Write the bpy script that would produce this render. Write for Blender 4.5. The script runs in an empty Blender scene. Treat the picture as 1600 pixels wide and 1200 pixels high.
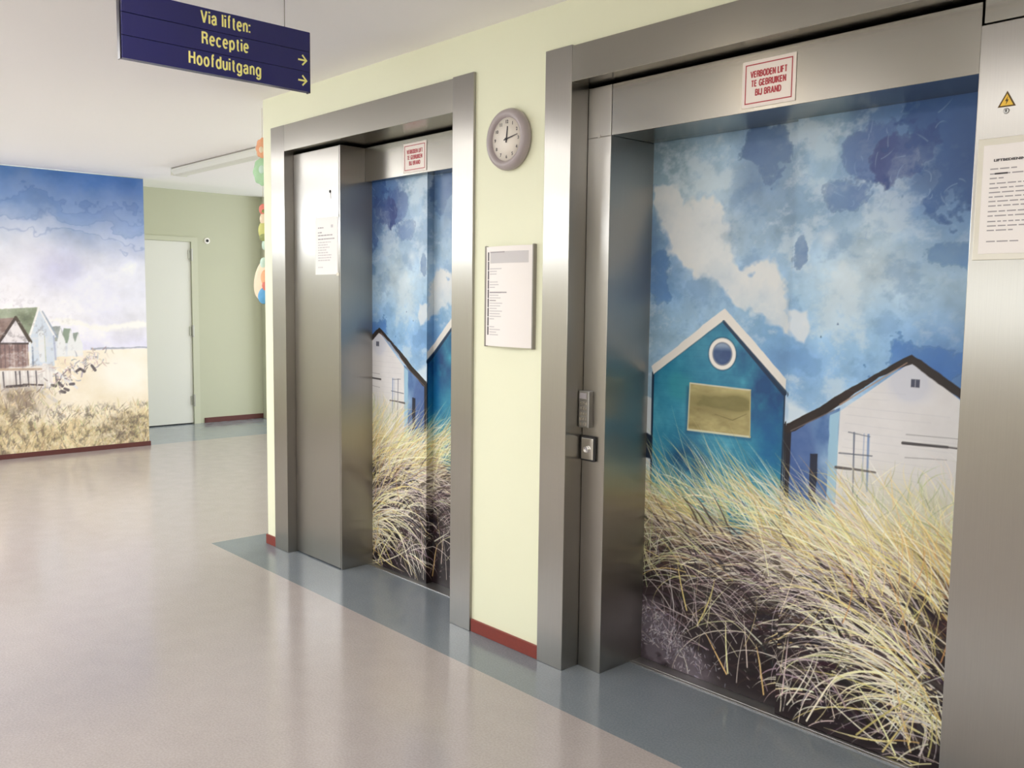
import bpy, bmesh, math
import numpy as np
from mathutils import Vector, Matrix

C = bpy.context.scene
COL = C.collection

# ---------------------------------------------------------------- camera, sky, lamps, exposure
cam_d = bpy.data.cameras.new('camera'); cam = bpy.data.objects.new('camera', cam_d); COL.objects.link(cam)
_y, _p, _r = -0.8284, -0.0918, 0.0123
_fw = Vector((math.sin(_y) * math.cos(_p), math.cos(_y) * math.cos(_p), math.sin(_p)))
_rt = Vector((math.cos(_y), -math.sin(_y), 0)); _up = _rt.cross(_fw)
_r2 = _rt * math.cos(_r) + _up * math.sin(_r); _u2 = _up * math.cos(_r) - _rt * math.sin(_r)
cam.matrix_world = Matrix(((_r2.x, _u2.x, -_fw.x, 0), (_r2.y, _u2.y, -_fw.y, -2.5788), (_r2.z, _u2.z, -_fw.z, 1.5), (0, 0, 0, 1)))
cam_d.sensor_width = 36; cam_d.lens = 1410.46 / 1600 * 36; cam_d.clip_start = .05
C.camera = cam

world = bpy.data.worlds.new('sky'); C.world = world; world.use_nodes = True
_bg = world.node_tree.nodes['Background']; _bg.inputs['Color'].default_value = (.80, .90, 1., 1); _bg.inputs['Strength'].default_value = 2.6

def area(name, loc, rot, sx, sy, power, col, spread=180):
    d = bpy.data.lights.new(name, 'AREA'); d.shape = 'RECTANGLE'; d.size = sx; d.size_y = sy; d.energy = power; d.color = col; d.spread = math.radians(spread)
    o = bpy.data.objects.new(name, d); COL.objects.link(o); o.location = loc; o.rotation_euler = rot
    return o
BACKY = -5.2
MX = -9.136                                       # the printed wall closes the hall on the left
# daylight through the windows out of view: two clerestories at the far left, one window behind the viewer; the corridor-end light is added, without a window
WIN_L = (-4.9, -1.9, 2.08, 2.54)                  # y0, y1, z0, z1 in the left wall
WIN_B = (-8.9, -6.4, 2.08, 2.54)                  # x0, x1, z0, z1 in the back wall
WIN_C = (-3.3, -1.5, 1.15, 1.95)
area('daylight', (MX - .14, (WIN_L[0] + WIN_L[1]) / 2, 2.31), (0, -math.pi / 2, 0), .42, 2.9, 24, (.96, .97, 1.))
area('daylight', ((WIN_B[0] + WIN_B[1]) / 2, BACKY - .12, 2.31), (math.pi / 2, 0, 0), 2.4, .42, 24, (.96, .97, 1.))
area('daylight', ((WIN_C[0] + WIN_C[1]) / 2, BACKY - .12, 1.55), (math.pi / 2, 0, 0), 1.7, .75, 6.5, (1., .93, .78))
area('daylight', (-7.8, 5.6, 1.5), (-math.pi / 2, 0, 0), 3.6, 2.2, 92, (.90, .94, 1.))  # windowless fill added at the corridor end to brighten the alcove
LAMPS = [(.7, -1.5), (-7.0, -1.55), (-4.9, -2.05), (-6.4, 2.2), (-6.4, 3.8), (-7.9, -3.0), (-5.7, -3.0), (-3.2, -2.7), (-1.3, -2.7), (.9, -2.7), (-7.9, -4.3), (-4.6, -4.3), (-1.3, -4.3)]   # unseen flat ceiling panels; those listed first are added to brighten mural and walls
C.view_settings.view_transform = 'Standard'; C.view_settings.look = 'None'; C.view_settings.gamma = 1; C.view_settings.use_curve_mapping = False
C.view_settings.exposure = 0.62
C.cycles.use_denoising = True; C.cycles.max_bounces = 10; C.cycles.diffuse_bounces = 6

# ---------------------------------------------------------------- materials
def srgb(r, g, b):
    f = lambda c: (c / 255 / 12.92) if c / 255 <= .04045 else ((c / 255 + .055) / 1.055) ** 2.4
    return (f(r), f(g), f(b), 1)
def mat(name, col, rough=.5, metal=0., spec=.5, var=0., scale=20., bump=0., stretch=(1, 1, 1), coat=0., emit=None, estr=0., aniso=None):
    m = bpy.data.materials.new(name); m.use_nodes = True; nt = m.node_tree; b = nt.nodes['Principled BSDF']
    b.inputs['Roughness'].default_value = rough; b.inputs['Metallic'].default_value = metal; b.inputs['Specular IOR Level'].default_value = spec
    b.inputs['Coat Weight'].default_value = coat; b.inputs['Coat Roughness'].default_value = .08
    b.inputs['Base Color'].default_value = col
    if var or bump:
        tc = nt.nodes.new('ShaderNodeTexCoord'); mp = nt.nodes.new('ShaderNodeMapping'); nz = nt.nodes.new('ShaderNodeTexNoise')
        mp.inputs['Scale'].default_value = stretch; nz.inputs['Scale'].default_value = scale; nz.inputs['Detail'].default_value = 6
        nt.links.new(tc.outputs['Object'], mp.inputs['Vector']); nt.links.new(mp.outputs['Vector'], nz.inputs['Vector'])
        if var:
            mx = nt.nodes.new('ShaderNodeMix'); mx.data_type = 'RGBA'
            mx.inputs[6].default_value = tuple(c * (1 - var) for c in col[:3]) + (1,); mx.inputs[7].default_value = tuple(min(1, c * (1 + var)) for c in col[:3]) + (1,)
            nt.links.new(nz.outputs['Fac'], mx.inputs[0]); nt.links.new(mx.outputs[2], b.inputs['Base Color'])
        if bump:
            bp = nt.nodes.new('ShaderNodeBump'); bp.inputs['Strength'].default_value = bump; bp.inputs['Distance'].default_value = .002
            nt.links.new(nz.outputs['Fac'], bp.inputs['Height']); nt.links.new(bp.outputs['Normal'], b.inputs['Normal'])
    if aniso is not None:
        b.inputs['Anisotropic'].default_value = .85 if aniso[2] == 0 else .35
        v = nt.nodes.new('ShaderNodeCombineXYZ')
        for i in range(3): v.inputs[i].default_value = aniso[i]
        nt.links.new(v.outputs[0], b.inputs['Tangent'])
    if emit: b.inputs['Emission Color'].default_value = emit; b.inputs['Emission Strength'].default_value = estr
    return m
M = {}
M['wall'] = mat('wall_paint', srgb(237, 240, 213), .55, var=.02, scale=3, bump=.15)
M['wall_far'] = mat('sage_paint', srgb(190, 192, 170), .6, var=.02, scale=3, bump=.15)
M['wall_back'] = mat('cream_paint', srgb(232, 226, 210), .6, var=.02, scale=3)
M['ceiling'] = mat('ceiling_paint', srgb(250, 249, 249), .8, var=.012, scale=2, bump=.1)
M['red'] = mat('red_skirting', srgb(128, 52, 42), .45, var=.12, scale=60)
M['white'] = mat('white_lacquer', srgb(224, 224, 220), .4)
M['trim'] = mat('pale_trim', srgb(198, 200, 180), .5)
M['steel'] = mat('brushed_steel_upright', (.405, .393, .37, 1), .31, 1., var=.05, scale=30, stretch=(14, 14, .25), aniso=(1, 1, 0))
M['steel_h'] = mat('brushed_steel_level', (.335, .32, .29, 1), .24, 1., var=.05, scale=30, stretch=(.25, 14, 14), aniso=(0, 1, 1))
M['steel_dark'] = mat('worn_steel', (.42, .42, .41, 1), .35, 1.)
M['sill'] = mat('sill_aluminium', (.52, .52, .52, 1), .4, 1., var=.1, scale=40, stretch=(.2, 20, 20))
M['black'] = mat('black_gap', (.012, .012, .012, 1), .7)
M['shaft'] = mat('dark_shaft', (.03, .03, .032, 1), .8)
M['rubber'] = mat('black_rubber', (.02, .02, .022, 1), .5)
M['chrome'] = mat('bright_metal', (.75, .74, .72, 1), .22, 1.)
M['navy'] = mat('navy_sign', srgb(38, 40, 108), .26, spec=.5)
M['navy_edge'] = mat('dark_sign_edge', srgb(24, 22, 44), .35)
M['yellow'] = mat('sign_yellow', srgb(255, 250, 158), .45)
M['grey_plastic'] = mat('silver_grey_plastic', srgb(170, 160, 162), .35)
M['face'] = mat('clock_face', srgb(236, 230, 220), .5)
M['ink'] = mat('dark_ink', srgb(58, 54, 60), .6)
M['ink_grey'] = mat('grey_ink', srgb(164, 160, 164), .6)
M['ink_pale'] = mat('pale_grey_ink', srgb(206, 204, 206), .6)
M['paper'] = mat('white_paper', srgb(244, 240, 238), .5)
M['sticker'] = mat('sticker_white', srgb(248, 238, 230), .4)
M['sticker_red'] = mat('sticker_red', srgb(186, 66, 74), .45)
M['hazard'] = mat('hazard_yellow', srgb(240, 196, 60), .4)
M['hazard_ink'] = mat('hazard_ink', srgb(90, 66, 16), .5)
M['acrylic'] = mat('pale_acrylic_holder', srgb(228, 225, 212), .18)
M['string'] = mat('pale_string', srgb(206, 200, 184), .7)
M['wire'] = mat('grey_wire', srgb(150, 146, 138), .4)
M['lamp'] = mat('lamp_housing', srgb(226, 228, 220), .45)
M['lamp_edge'] = mat('lamp_grey_rail', srgb(150, 146, 138), .5)
M['tube'] = mat('lit_tube', (1, 1, 1, 1), .4, emit=(1., .972, .955, 1), estr=5.5)
M['warm_tube'] = mat('lit_warm_diffuser', (1, 1, 1, 1), .4, emit=(1., .84, .62, 1), estr=9.)
M['red_far'] = mat('dark_red_skirting', srgb(92, 46, 44), .5, var=.1, scale=60)
def floor_mat(name, c1, c2, c3):
    m = mat(name, c1, .22, spec=.5); nt = m.node_tree; b = nt.nodes['Principled BSDF']
    tc = nt.nodes.new('ShaderNodeTexCoord'); big = nt.nodes.new('ShaderNodeTexNoise'); fine = nt.nodes.new('ShaderNodeTexNoise')
    big.inputs['Scale'].default_value = 9; big.inputs['Detail'].default_value = 5; fine.inputs['Scale'].default_value = 130; fine.inputs['Detail'].default_value = 4
    for n in (big, fine): nt.links.new(tc.outputs['Object'], n.inputs['Vector'])
    r1 = nt.nodes.new('ShaderNodeValToRGB'); r1.color_ramp.elements[0].position = .36; r1.color_ramp.elements[1].position = .64
    r1.color_ramp.elements[0].color = c2; r1.color_ramp.elements[1].color = c3
    r2 = nt.nodes.new('ShaderNodeMix'); r2.data_type = 'RGBA'; r2.inputs[0].default_value = .5
    rb = nt.nodes.new('ShaderNodeValToRGB'); rb.color_ramp.elements[0].color = c2; rb.color_ramp.elements[1].color = c3
    nt.links.new(fine.outputs['Fac'], r1.inputs[0]); nt.links.new(big.outputs['Fac'], rb.inputs[0])
    nt.links.new(r1.outputs[0], r2.inputs[6]); nt.links.new(rb.outputs[0], r2.inputs[7]); nt.links.new(r2.outputs[2], b.inputs['Base Color'])
    mr = nt.nodes.new('ShaderNodeMapRange'); mr.inputs['To Min'].default_value = .10; mr.inputs['To Max'].default_value = .19
    nt.links.new(big.outputs['Fac'], mr.inputs['Value']); nt.links.new(mr.outputs[0], b.inputs['Roughness'])
    bp = nt.nodes.new('ShaderNodeBump'); bp.inputs['Strength'].default_value = .04; bp.inputs['Distance'].default_value = .004
    nt.links.new(big.outputs['Fac'], bp.inputs['Height']); nt.links.new(bp.outputs['Normal'], b.inputs['Normal'])
    return m
M['floor'] = floor_mat('beige_linoleum', srgb(168, 160, 158), srgb(157, 149, 147), srgb(179, 171, 169))
M['strip'] = floor_mat('blue_grey_linoleum', srgb(118, 126, 134), srgb(108, 117, 126), srgb(128, 136, 143))
M['strip_daylit'] = floor_mat('blue_linoleum_daylit', srgb(136, 143, 152), srgb(128, 136, 146), srgb(146, 153, 161))  # the strip's blue lino, lightened: reflected daylight put into the alcove floor colour
def film_mat(name, rough):
    m = mat(name, (1, 1, 1, 1), rough, spec=.35); nt = m.node_tree; a = nt.nodes.new('ShaderNodeVertexColor'); a.layer_name = 'print'
    nt.links.new(a.outputs['Color'], nt.nodes['Principled BSDF'].inputs['Base Color']); return m
M['film'] = film_mat('printed_film', .3)
M['wallpaper'] = film_mat('printed_wallpaper', .55)

# ---------------------------------------------------------------- helpers
def link(name, me, m, parent=None):
    o = bpy.data.objects.new(name, me); COL.objects.link(o)
    if m is not None and not me.materials: me.materials.append(m)
    if parent: o.parent = parent; o.matrix_parent_inverse = parent.matrix_basis.inverted()
    return o
def tag(o, label, cat, group=None):
    o['label'] = label; o['category'] = cat
    if group: o['group'] = group
    return o
def thing(name, label, cat, loc=(0, 0, 0), group=None):
    o = bpy.data.objects.new(name, None); COL.objects.link(o); o.location = loc; o.empty_display_size = .1
    return tag(o, label, cat, group)
def mesh(bm, name):
    me = bpy.data.meshes.new(name); bm.normal_update(); bm.to_mesh(me); bm.free(); return me
def add_box(bm, x0, x1, y0, y1, z0, z1):
    vs = [bm.verts.new(p) for p in ((x0, y0, z0), (x1, y0, z0), (x1, y1, z0), (x0, y1, z0), (x0, y0, z1), (x1, y0, z1), (x1, y1, z1), (x0, y1, z1))]
    for f in ((0, 3, 2, 1), (4, 5, 6, 7), (0, 1, 5, 4), (1, 2, 6, 5), (2, 3, 7, 6), (3, 0, 4, 7)): bm.faces.new([vs[i] for i in f])
def box(name, dims, m, parent=None, bevel=0., seg=2, more=()):
    bm = bmesh.new(); add_box(bm, *dims)
    for d in more: add_box(bm, *d)
    if bevel: bmesh.ops.bevel(bm, geom=bm.edges[:], offset=bevel, segments=seg, affect='EDGES', profile=.5)
    return link(name, mesh(bm, name), m, parent)
def struct(name, dims, m, more=(), parent=None, bevel=0.):
    o = box(name, dims, m, parent, bevel, more=more); o['kind'] = 'structure'; return o
def add_cyl(bm, p0, p1, r0, r1=None, n=24, caps=True):
    r1 = r0 if r1 is None else r1; p0, p1 = Vector(p0), Vector(p1); d = (p1 - p0).normalized()
    a = d.orthogonal().normalized(); b = d.cross(a); ra, rb = [], []
    for i in range(n):
        t = 2 * math.pi * i / n; v = a * math.cos(t) + b * math.sin(t); ra.append(bm.verts.new(p0 + v * r0)); rb.append(bm.verts.new(p1 + v * r1))
    for i in range(n): bm.faces.new((ra[i], ra[(i + 1) % n], rb[(i + 1) % n], rb[i]))
    if caps: bm.faces.new(ra[::-1]); bm.faces.new(rb)
def cyl(name, p0, p1, r0, m, parent=None, r1=None, n=24):
    bm = bmesh.new(); add_cyl(bm, p0, p1, r0, r1, n); return link(name, mesh(bm, name), m, parent)
def lathe(name, prof, m, parent, centre, n=64):
    """profile of (radius, distance out of the wall), turned about an axis that points out of the lift wall (-y)"""
    bm = bmesh.new(); cx, cy, cz = centre; rings = []
    for r, h in prof: rings.append([bm.verts.new((cx + r * math.cos(2 * math.pi * i / n), cy - h, cz + r * math.sin(2 * math.pi * i / n))) for i in range(n)] if r > 1e-6 else [bm.verts.new((cx, cy - h, cz))])
    for A, B in zip(rings, rings[1:]):
        for i in range(n):
            j = (i + 1) % n
            if len(A) == 1: bm.faces.new((A[0], B[i], B[j]))
            elif len(B) == 1: bm.faces.new((A[i], A[j], B[0]))
            else: bm.faces.new((A[i], A[j], B[j], B[i]))
    bmesh.ops.recalc_face_normals(bm, faces=bm.faces[:])
    for f in bm.faces: f.smooth = True
    return link(name, mesh(bm, name), m, parent)
FRONT = Matrix(((1, 0, 0), (0, 0, -1), (0, 1, 0))).to_4x4()      # drawings that face -y: x right, z up
EAST = Matrix(((0, 0, 1), (1, 0, 0), (0, 1, 0))).to_4x4()        # drawings that face +x: y right, z up
def outline(name, polys, m, parent, at, facing=FRONT, depth=.0008, depths=None):
    """flat shapes (lists of (right, up)) extruded a little, on a surface at the point `at`"""
    bm = bmesh.new()
    for q_, p in enumerate(polys):
        if depths: depth = depths[q_]
        k = len(p); lo = [bm.verts.new((x, y, 0)) for x, y in p]; hi = [bm.verts.new((x, y, depth)) for x, y in p]
        bm.faces.new(hi); bm.faces.new(lo[::-1])
        for i in range(k): bm.faces.new((lo[i], lo[(i + 1) % k], hi[(i + 1) % k], hi[i]))
    bmesh.ops.recalc_face_normals(bm, faces=bm.faces[:])
    bm.transform(Matrix.Translation(at) @ facing)
    return link(name, mesh(bm, name), m, parent)
def rect(x0, x1, y0, y1): return [(x0, y0), (x1, y0), (x1, y1), (x0, y1)]
def _el(cx, cy, rx, ry, a0, a1, n=16): return [(cx + rx * math.cos(math.radians(a0 + (a1 - a0) * i / n)), cy + ry * math.sin(math.radians(a0 + (a1 - a0) * i / n))) for i in range(n + 1)]
_o = _el(.25, .36, .25, .36, 90, 450, 24)
GLYPHS = {                                         # plain grotesque letters as pen strokes, capital height 1: (width, strokes)
    'i': (0, [[(0, 0), (0, .72)], [(0, .88), (0, 1.02)]]), 'l': (0, [[(0, 0), (0, 1.02)]]), ':': (0, [[(0, 0), (0, .14)], [(0, .56), (0, .70)]]), ' ': (.16, []),
    'a': (.50, [[(.03, .54), (.09, .66), (.24, .72), (.39, .68), (.46, .55), (.46, .08), (.52, 0)], [(.46, .44), (.22, .40), (.05, .32), (.01, .19), (.08, .05), (.22, 0), (.37, .06), (.46, .2)]]),
    'f': (.28, [[(.32, 1.02), (.22, 1.02), (.15, .96), (.13, .86), (.13, 0)], [(0, .70), (.29, .70)]]), 't': (.28, [[(.13, .92), (.13, .13), (.16, .03), (.23, 0), (.30, .01)], [(0, .70), (.29, .70)]]),
    'e': (.49, [[(.02, .37), (.49, .37)], _el(.25, .36, .245, .36, 2, 312, 22)]), 'n': (.43, [[(0, 0), (0, .72)], [(0, .5), (.07, .65), (.21, .72), (.36, .68), (.43, .55), (.43, 0)]]),
    'u': (.43, [[(.43, 0), (.43, .72)], [(.43, .22), (.36, .06), (.22, 0), (.07, .04), (0, .17), (0, .72)]]), 'c': (.46, [_el(.25, .36, .25, .36, 42, 318, 20)]), 'o': (.50, [_o]),
    'p': (.50, [[(0, -.28), (0, .72)], _o]), 'd': (.50, [[(.5, 0), (.5, 1.02)], _o]), 'g': (.50, [_o, [(.5, .72), (.5, -.08), (.44, -.22), (.27, -.28), (.11, -.25), (.03, -.15)]]),
    'V': (.66, [[(0, 1), (.33, 0)], [(.66, 1), (.33, 0)]]), 'H': (.58, [[(0, 0), (0, 1)], [(.58, 0), (.58, 1)], [(0, .53), (.58, .53)]]), 'I': (0, [[(0, 0), (0, 1)]]), 'L': (.44, [[(0, 1), (0, 0)], [(0, .06), (.44, .06)]]),
    'R': (.57, [[(0, 0), (0, 1)], [(0, .94), (.34, .94), (.49, .88), (.54, .74), (.49, .59), (.34, .51), (0, .51)], [(.32, .51), (.50, .36), (.55, 0)]]), 'E': (.48, [[(0, 0), (0, 1)], [(0, .94), (.48, .94)], [(0, .52), (.44, .52)], [(0, .06), (.48, .06)]]),
    'B': (.55, [[(0, 0), (0, 1)], [(0, .94), (.32, .94), (.46, .88), (.50, .74), (.46, .60), (.32, .53), (0, .53)], [(.32, .53), (.50, .46), (.55, .29), (.50, .12), (.34, .06), (0, .06)]]),
    'O': (.66, [_el(.33, .5, .33, .47, 90, 450, 26)]), 'D': (.58, [[(0, 0), (0, 1)], [(0, .94), (.28, .94), (.47, .85), (.57, .65), (.58, .5), (.57, .35), (.47, .15), (.28, .06), (0, .06)]]),
    'N': (.58, [[(0, 0), (0, 1)], [(.58, 0), (.58, 1)], [(0, .96), (.58, .04)]]), 'F': (.45, [[(0, 0), (0, 1)], [(0, .94), (.45, .94)], [(0, .5), (.4, .5)]]), 'T': (.54, [[(.27, 0), (.27, .94)], [(0, .94), (.54, .94)]]),
    'G': (.64, [_el(.33, .5, .33, .47, 40, 322, 22), [(.36, .46), (.64, .46)], [(.61, .46), (.61, .03)]]), 'U': (.58, [[(0, 1), (0, .3), (.06, .12), (.20, .04), (.38, .04), (.52, .12), (.58, .3), (.58, 1)]]),
    'K': (.56, [[(0, 0), (0, 1)], [(.54, 1), (0, .36)], [(.18, .58), (.57, 0)]]), 'J': (.42, [[(.42, 1), (.42, .24), (.35, .08), (.21, .03), (.07, .08), (0, .26)]]), 'A': (.66, [[(0, 0), (.33, 1)], [(.66, 0), (.33, 1)], [(.11, .30), (.55, .30)]])}
def lettering(name, s, cap, weight, m, parent, at, facing=FRONT, width=None, gap=.34):
    """a line of lettering centred on `at` (its baseline), capital height and stroke weight in metres"""
    pen = 0.; strokes = []; dep = []
    for ch in s:
        w, st = GLYPHS[ch]; strokes += [[(x + pen, y) for x, y in q] for q in st]; pen += w + gap
    pen -= gap; k = (width - weight) / pen if width else cap; polys = []
    for si, q in enumerate(strokes):
        P = [Vector(((x - pen / 2) * k, y * cap)) for x, y in q]; n = len(P); closed = n > 6 and (P[0] - P[-1]).length < 1e-5; L = []
        for i in range(n):
            a = P[i] - P[i - 1] if i else (P[0] - P[-2] if closed else P[1] - P[0]); c = P[i + 1] - P[i] if i < n - 1 else (P[1] - P[0] if closed else P[-1] - P[-2])
            a, c = a.normalized(), c.normalized(); t = (a + c).normalized(); nn = Vector((-t.y, t.x)); L.append(nn * (weight / 2 / max(.6, nn.dot(Vector((-a.y, a.x))))))
        for i in range(n - 1): dep.append(.0005 + .00012 * (si % 5)); polys.append([tuple(P[i] - L[i]), tuple(P[i + 1] - L[i + 1]), tuple(P[i + 1] + L[i + 1]), tuple(P[i] + L[i])])
    return outline(name, polys, m, parent, at, facing, .0006, dep)
def text(name, s, size, m, parent, at, facing=FRONT, align='CENTER', bold=.0, sx=1., spacing=1., width=None):
    cu = bpy.data.curves.new(name, 'FONT'); cu.body = s; cu.size = size; cu.align_x = align; cu.offset = bold; cu.extrude = .0006; cu.space_character = spacing; cu.resolution_u = 4
    o = bpy.data.objects.new(name, cu); COL.objects.link(o)
    me = bpy.data.meshes.new_from_object(o.evaluated_get(bpy.context.evaluated_depsgraph_get()))
    bpy.data.objects.remove(o); bpy.data.curves.remove(cu); me.name = name
    if width:
        xs = [v.co.x for v in me.vertices]; sx = width / (max(xs) - min(xs)); mid = (max(xs) + min(xs)) / 2
        me.transform(Matrix.Translation((-mid, 0, 0)))
    me.transform(Matrix.Translation(at) @ facing @ Matrix.Diagonal((sx, 1, 1, 1)))
    me.materials.clear(); me.materials.append(m)
    return link(name, me, None, parent)
def grid_print(name, canvas, P, m, parent=None, ua=None, ub=None, flip=False):
    """a printed sheet: every canvas point becomes a mesh point P(u, z) that carries its printed colour"""
    ia = 0 if ua is None else int(np.argmin(abs(canvas.us - ua))); ib = canvas.nx - 1 if ub is None else int(np.argmin(abs(canvas.us - ub)))
    us = canvas.us[ia:ib + 1]; a = canvas.a[:, ia:ib + 1]; nx, nz = len(us), canvas.nz
    U, Z = np.meshgrid(us, canvas.zs); co = P(U, Z).reshape(-1, 3)
    i = (np.arange(nz - 1)[:, None] * nx + np.arange(nx - 1)[None]).ravel()
    q = np.stack([i, i + 1, i + nx + 1, i + nx] if not flip else [i, i + nx, i + nx + 1, i + 1], 1).ravel()
    me = bpy.data.meshes.new(name); nf = len(i)
    me.vertices.add(nx * nz); me.vertices.foreach_set('co', co.astype(np.float32).ravel())
    me.loops.add(nf * 4); me.loops.foreach_set('vertex_index', q.astype(np.int32))
    me.polygons.add(nf); me.polygons.foreach_set('loop_start', np.arange(0, nf * 4, 4, dtype=np.int32)); me.polygons.foreach_set('loop_total', np.full(nf, 4, np.int32))
    me.update(calc_edges=True)
    at = me.color_attributes.new('print', 'FLOAT_COLOR', 'POINT')
    at.data.foreach_set('color', np.concatenate([s2l(a), np.ones((nz, nx, 1))], -1).astype(np.float32).ravel())
    return link(name, me, m, parent)

# ---------------------------------------------------------------- painted prints (numpy canvases, linear RGB out)
def s2l(c):
    c = np.asarray(c, float)
    return np.where(c <= .04045, c / 12.92, ((c + .055) / 1.055) ** 2.4)

class Canvas:
    """A painted print: u to the right, z up, both in metres; colours are sRGB 0..1 while painting."""
    def __init__(s, u0, u1, z0, z1, step, seed):
        s.u0, s.u1, s.z0, s.z1, s.step = u0, u1, z0, z1, step
        s.nx = int(round((u1 - u0) / step)) + 1; s.nz = int(round((z1 - z0) / step)) + 1
        s.us = np.linspace(u0, u1, s.nx); s.zs = np.linspace(z0, z1, s.nz)
        s.U, s.Z = np.meshgrid(s.us, s.zs)
        s.a = np.ones((s.nz, s.nx, 3)); s.rng = np.random.RandomState(seed)
    def noise(s, scale, octaves=4, sx=1., sz=1., gain=.5):
        out = np.zeros((s.nz, s.nx)); amp = 1.; tot = 0.
        for o in range(octaves):
            cu = scale * sx / 2 ** o; cz = scale * sz / 2 ** o
            gu = (s.U - s.u0) / cu; gz = (s.Z - s.z0) / cz
            g = s.rng.rand(int(gz.max()) + 3, int(gu.max()) + 3)
            iu = gu.astype(int); iz = gz.astype(int); fu = gu - iu; fz = gz - iz
            fu = fu * fu * (3 - 2 * fu); fz = fz * fz * (3 - 2 * fz)
            v = (g[iz, iu] * (1 - fu) + g[iz, iu + 1] * fu) * (1 - fz) + (g[iz + 1, iu] * (1 - fu) + g[iz + 1, iu + 1] * fu) * fz
            out += amp * v; tot += amp; amp *= gain
        out = out - out.mean(); return out / (out.std() * 2.6 + 1e-9)
    def field(s, pts, r=.17):
        """smooth colour field through control points (u, z, (r,g,b) 0..255)"""
        num = np.zeros_like(s.a); den = np.zeros((s.nz, s.nx))
        wu = s.U + .05 * s.noise(.25, 4); wz = s.Z + .05 * s.noise(.25, 4)
        for u, z, c in pts:
            w = np.exp(-((wu - u) ** 2 + (wz - z) ** 2) / (2 * r * r)) + 1e-9
            num += w[..., None] * np.array(c) / 255.; den += w
        return num / den[..., None]
    def mix(s, mask, col):
        m = np.clip(mask, 0, 1)[..., None]
        s.a = s.a * (1 - m) + np.asarray(col) * m
    def poly(s, pts, wob=.0, soft=None):
        """soft mask of a polygon with slightly wobbling edges"""
        soft = soft or s.step
        U = s.U + wob * s.noise(.05, 3) if wob else s.U
        Z = s.Z + wob * s.noise(.05, 3) if wob else s.Z
        inside = np.zeros(U.shape, bool); d = np.full(U.shape, 9.)
        n = len(pts)
        for i in range(n):
            (x1, y1), (x2, y2) = pts[i], pts[(i + 1) % n]
            cond = ((y1 > Z) != (y2 > Z))
            xi = (x2 - x1) * (Z - y1) / ((y2 - y1) or 1e-9) + x1
            inside ^= cond & (U < xi)
            t = np.clip(((U - x1) * (x2 - x1) + (Z - y1) * (y2 - y1)) / ((x2 - x1) ** 2 + (y2 - y1) ** 2 + 1e-12), 0, 1)
            d = np.minimum(d, np.hypot(U - x1 - t * (x2 - x1), Z - y1 - t * (y2 - y1)))
        return np.clip(.5 + np.where(inside, d, -d) / soft, 0, 1)
    def stroke(s, pu, pz, w, col, op=1.):
        """a tapering brush line through the points pu, pz; w = half width along it"""
        n = max(2, int(np.hypot(np.diff(pu), np.diff(pz)).sum() / s.step * 1.6))
        t = np.linspace(0, 1, n); k = np.linspace(0, 1, len(pu))
        x = (np.interp(t, k, pu) - s.u0) / s.step; y = (np.interp(t, k, pz) - s.z0) / s.step
        hw = np.interp(t, np.linspace(0, 1, len(w)), w) / s.step
        R = int(np.ceil(hw.max() + .5))
        x0, x1 = int(x.min()) - R - 1, int(x.max()) + R + 2; y0, y1 = int(y.min()) - R - 1, int(y.max()) + R + 2
        if x1 < 0 or y1 < 0 or x0 >= s.nx or y0 >= s.nz: return
        m = np.zeros((y1 - y0 + 1, x1 - x0 + 1))
        ix = np.round(x).astype(int); iy = np.round(y).astype(int)
        for dx in range(-R, R + 1):
            for dy in range(-R, R + 1):
                c = np.clip(hw + .5 - np.hypot(ix + dx - x, iy + dy - y), 0, 1) * np.minimum(1, hw * 2)
                np.maximum.at(m, (iy + dy - y0, ix + dx - x0), c)
        ax0, ax1, ay0, ay1 = max(x0, 0), min(x1 + 1, s.nx), max(y0, 0), min(y1 + 1, s.nz)
        if ax1 <= ax0 or ay1 <= ay0: return
        mm = (m[ay0 - y0:ay1 - y0, ax0 - x0:ax1 - x0] * op)[..., None]
        s.a[ay0:ay1, ax0:ax1] = s.a[ay0:ay1, ax0:ax1] * (1 - mm) + np.asarray(col) / 255. * mm
    def blade(s, u, z, ang, length, bend, hw, col, op=1.):
        """one grass blade from its root: ang from +u, bending on the way by bend radians"""
        n = 14; t = np.linspace(0, 1, n); a = ang + bend * t ** 1.4
        du = np.cos(a) * length / n; dz = np.sin(a) * length / n
        s.stroke(u + np.cumsum(du), z + np.cumsum(dz), [hw, hw, hw * .8, hw * .35], col, op)

def pick(rng, cols, jit=14):
    c = np.array(cols[rng.randint(len(cols))], float)
    return np.clip(c + rng.randn() * jit + rng.randn(3) * jit * .3, 0, 255)

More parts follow.
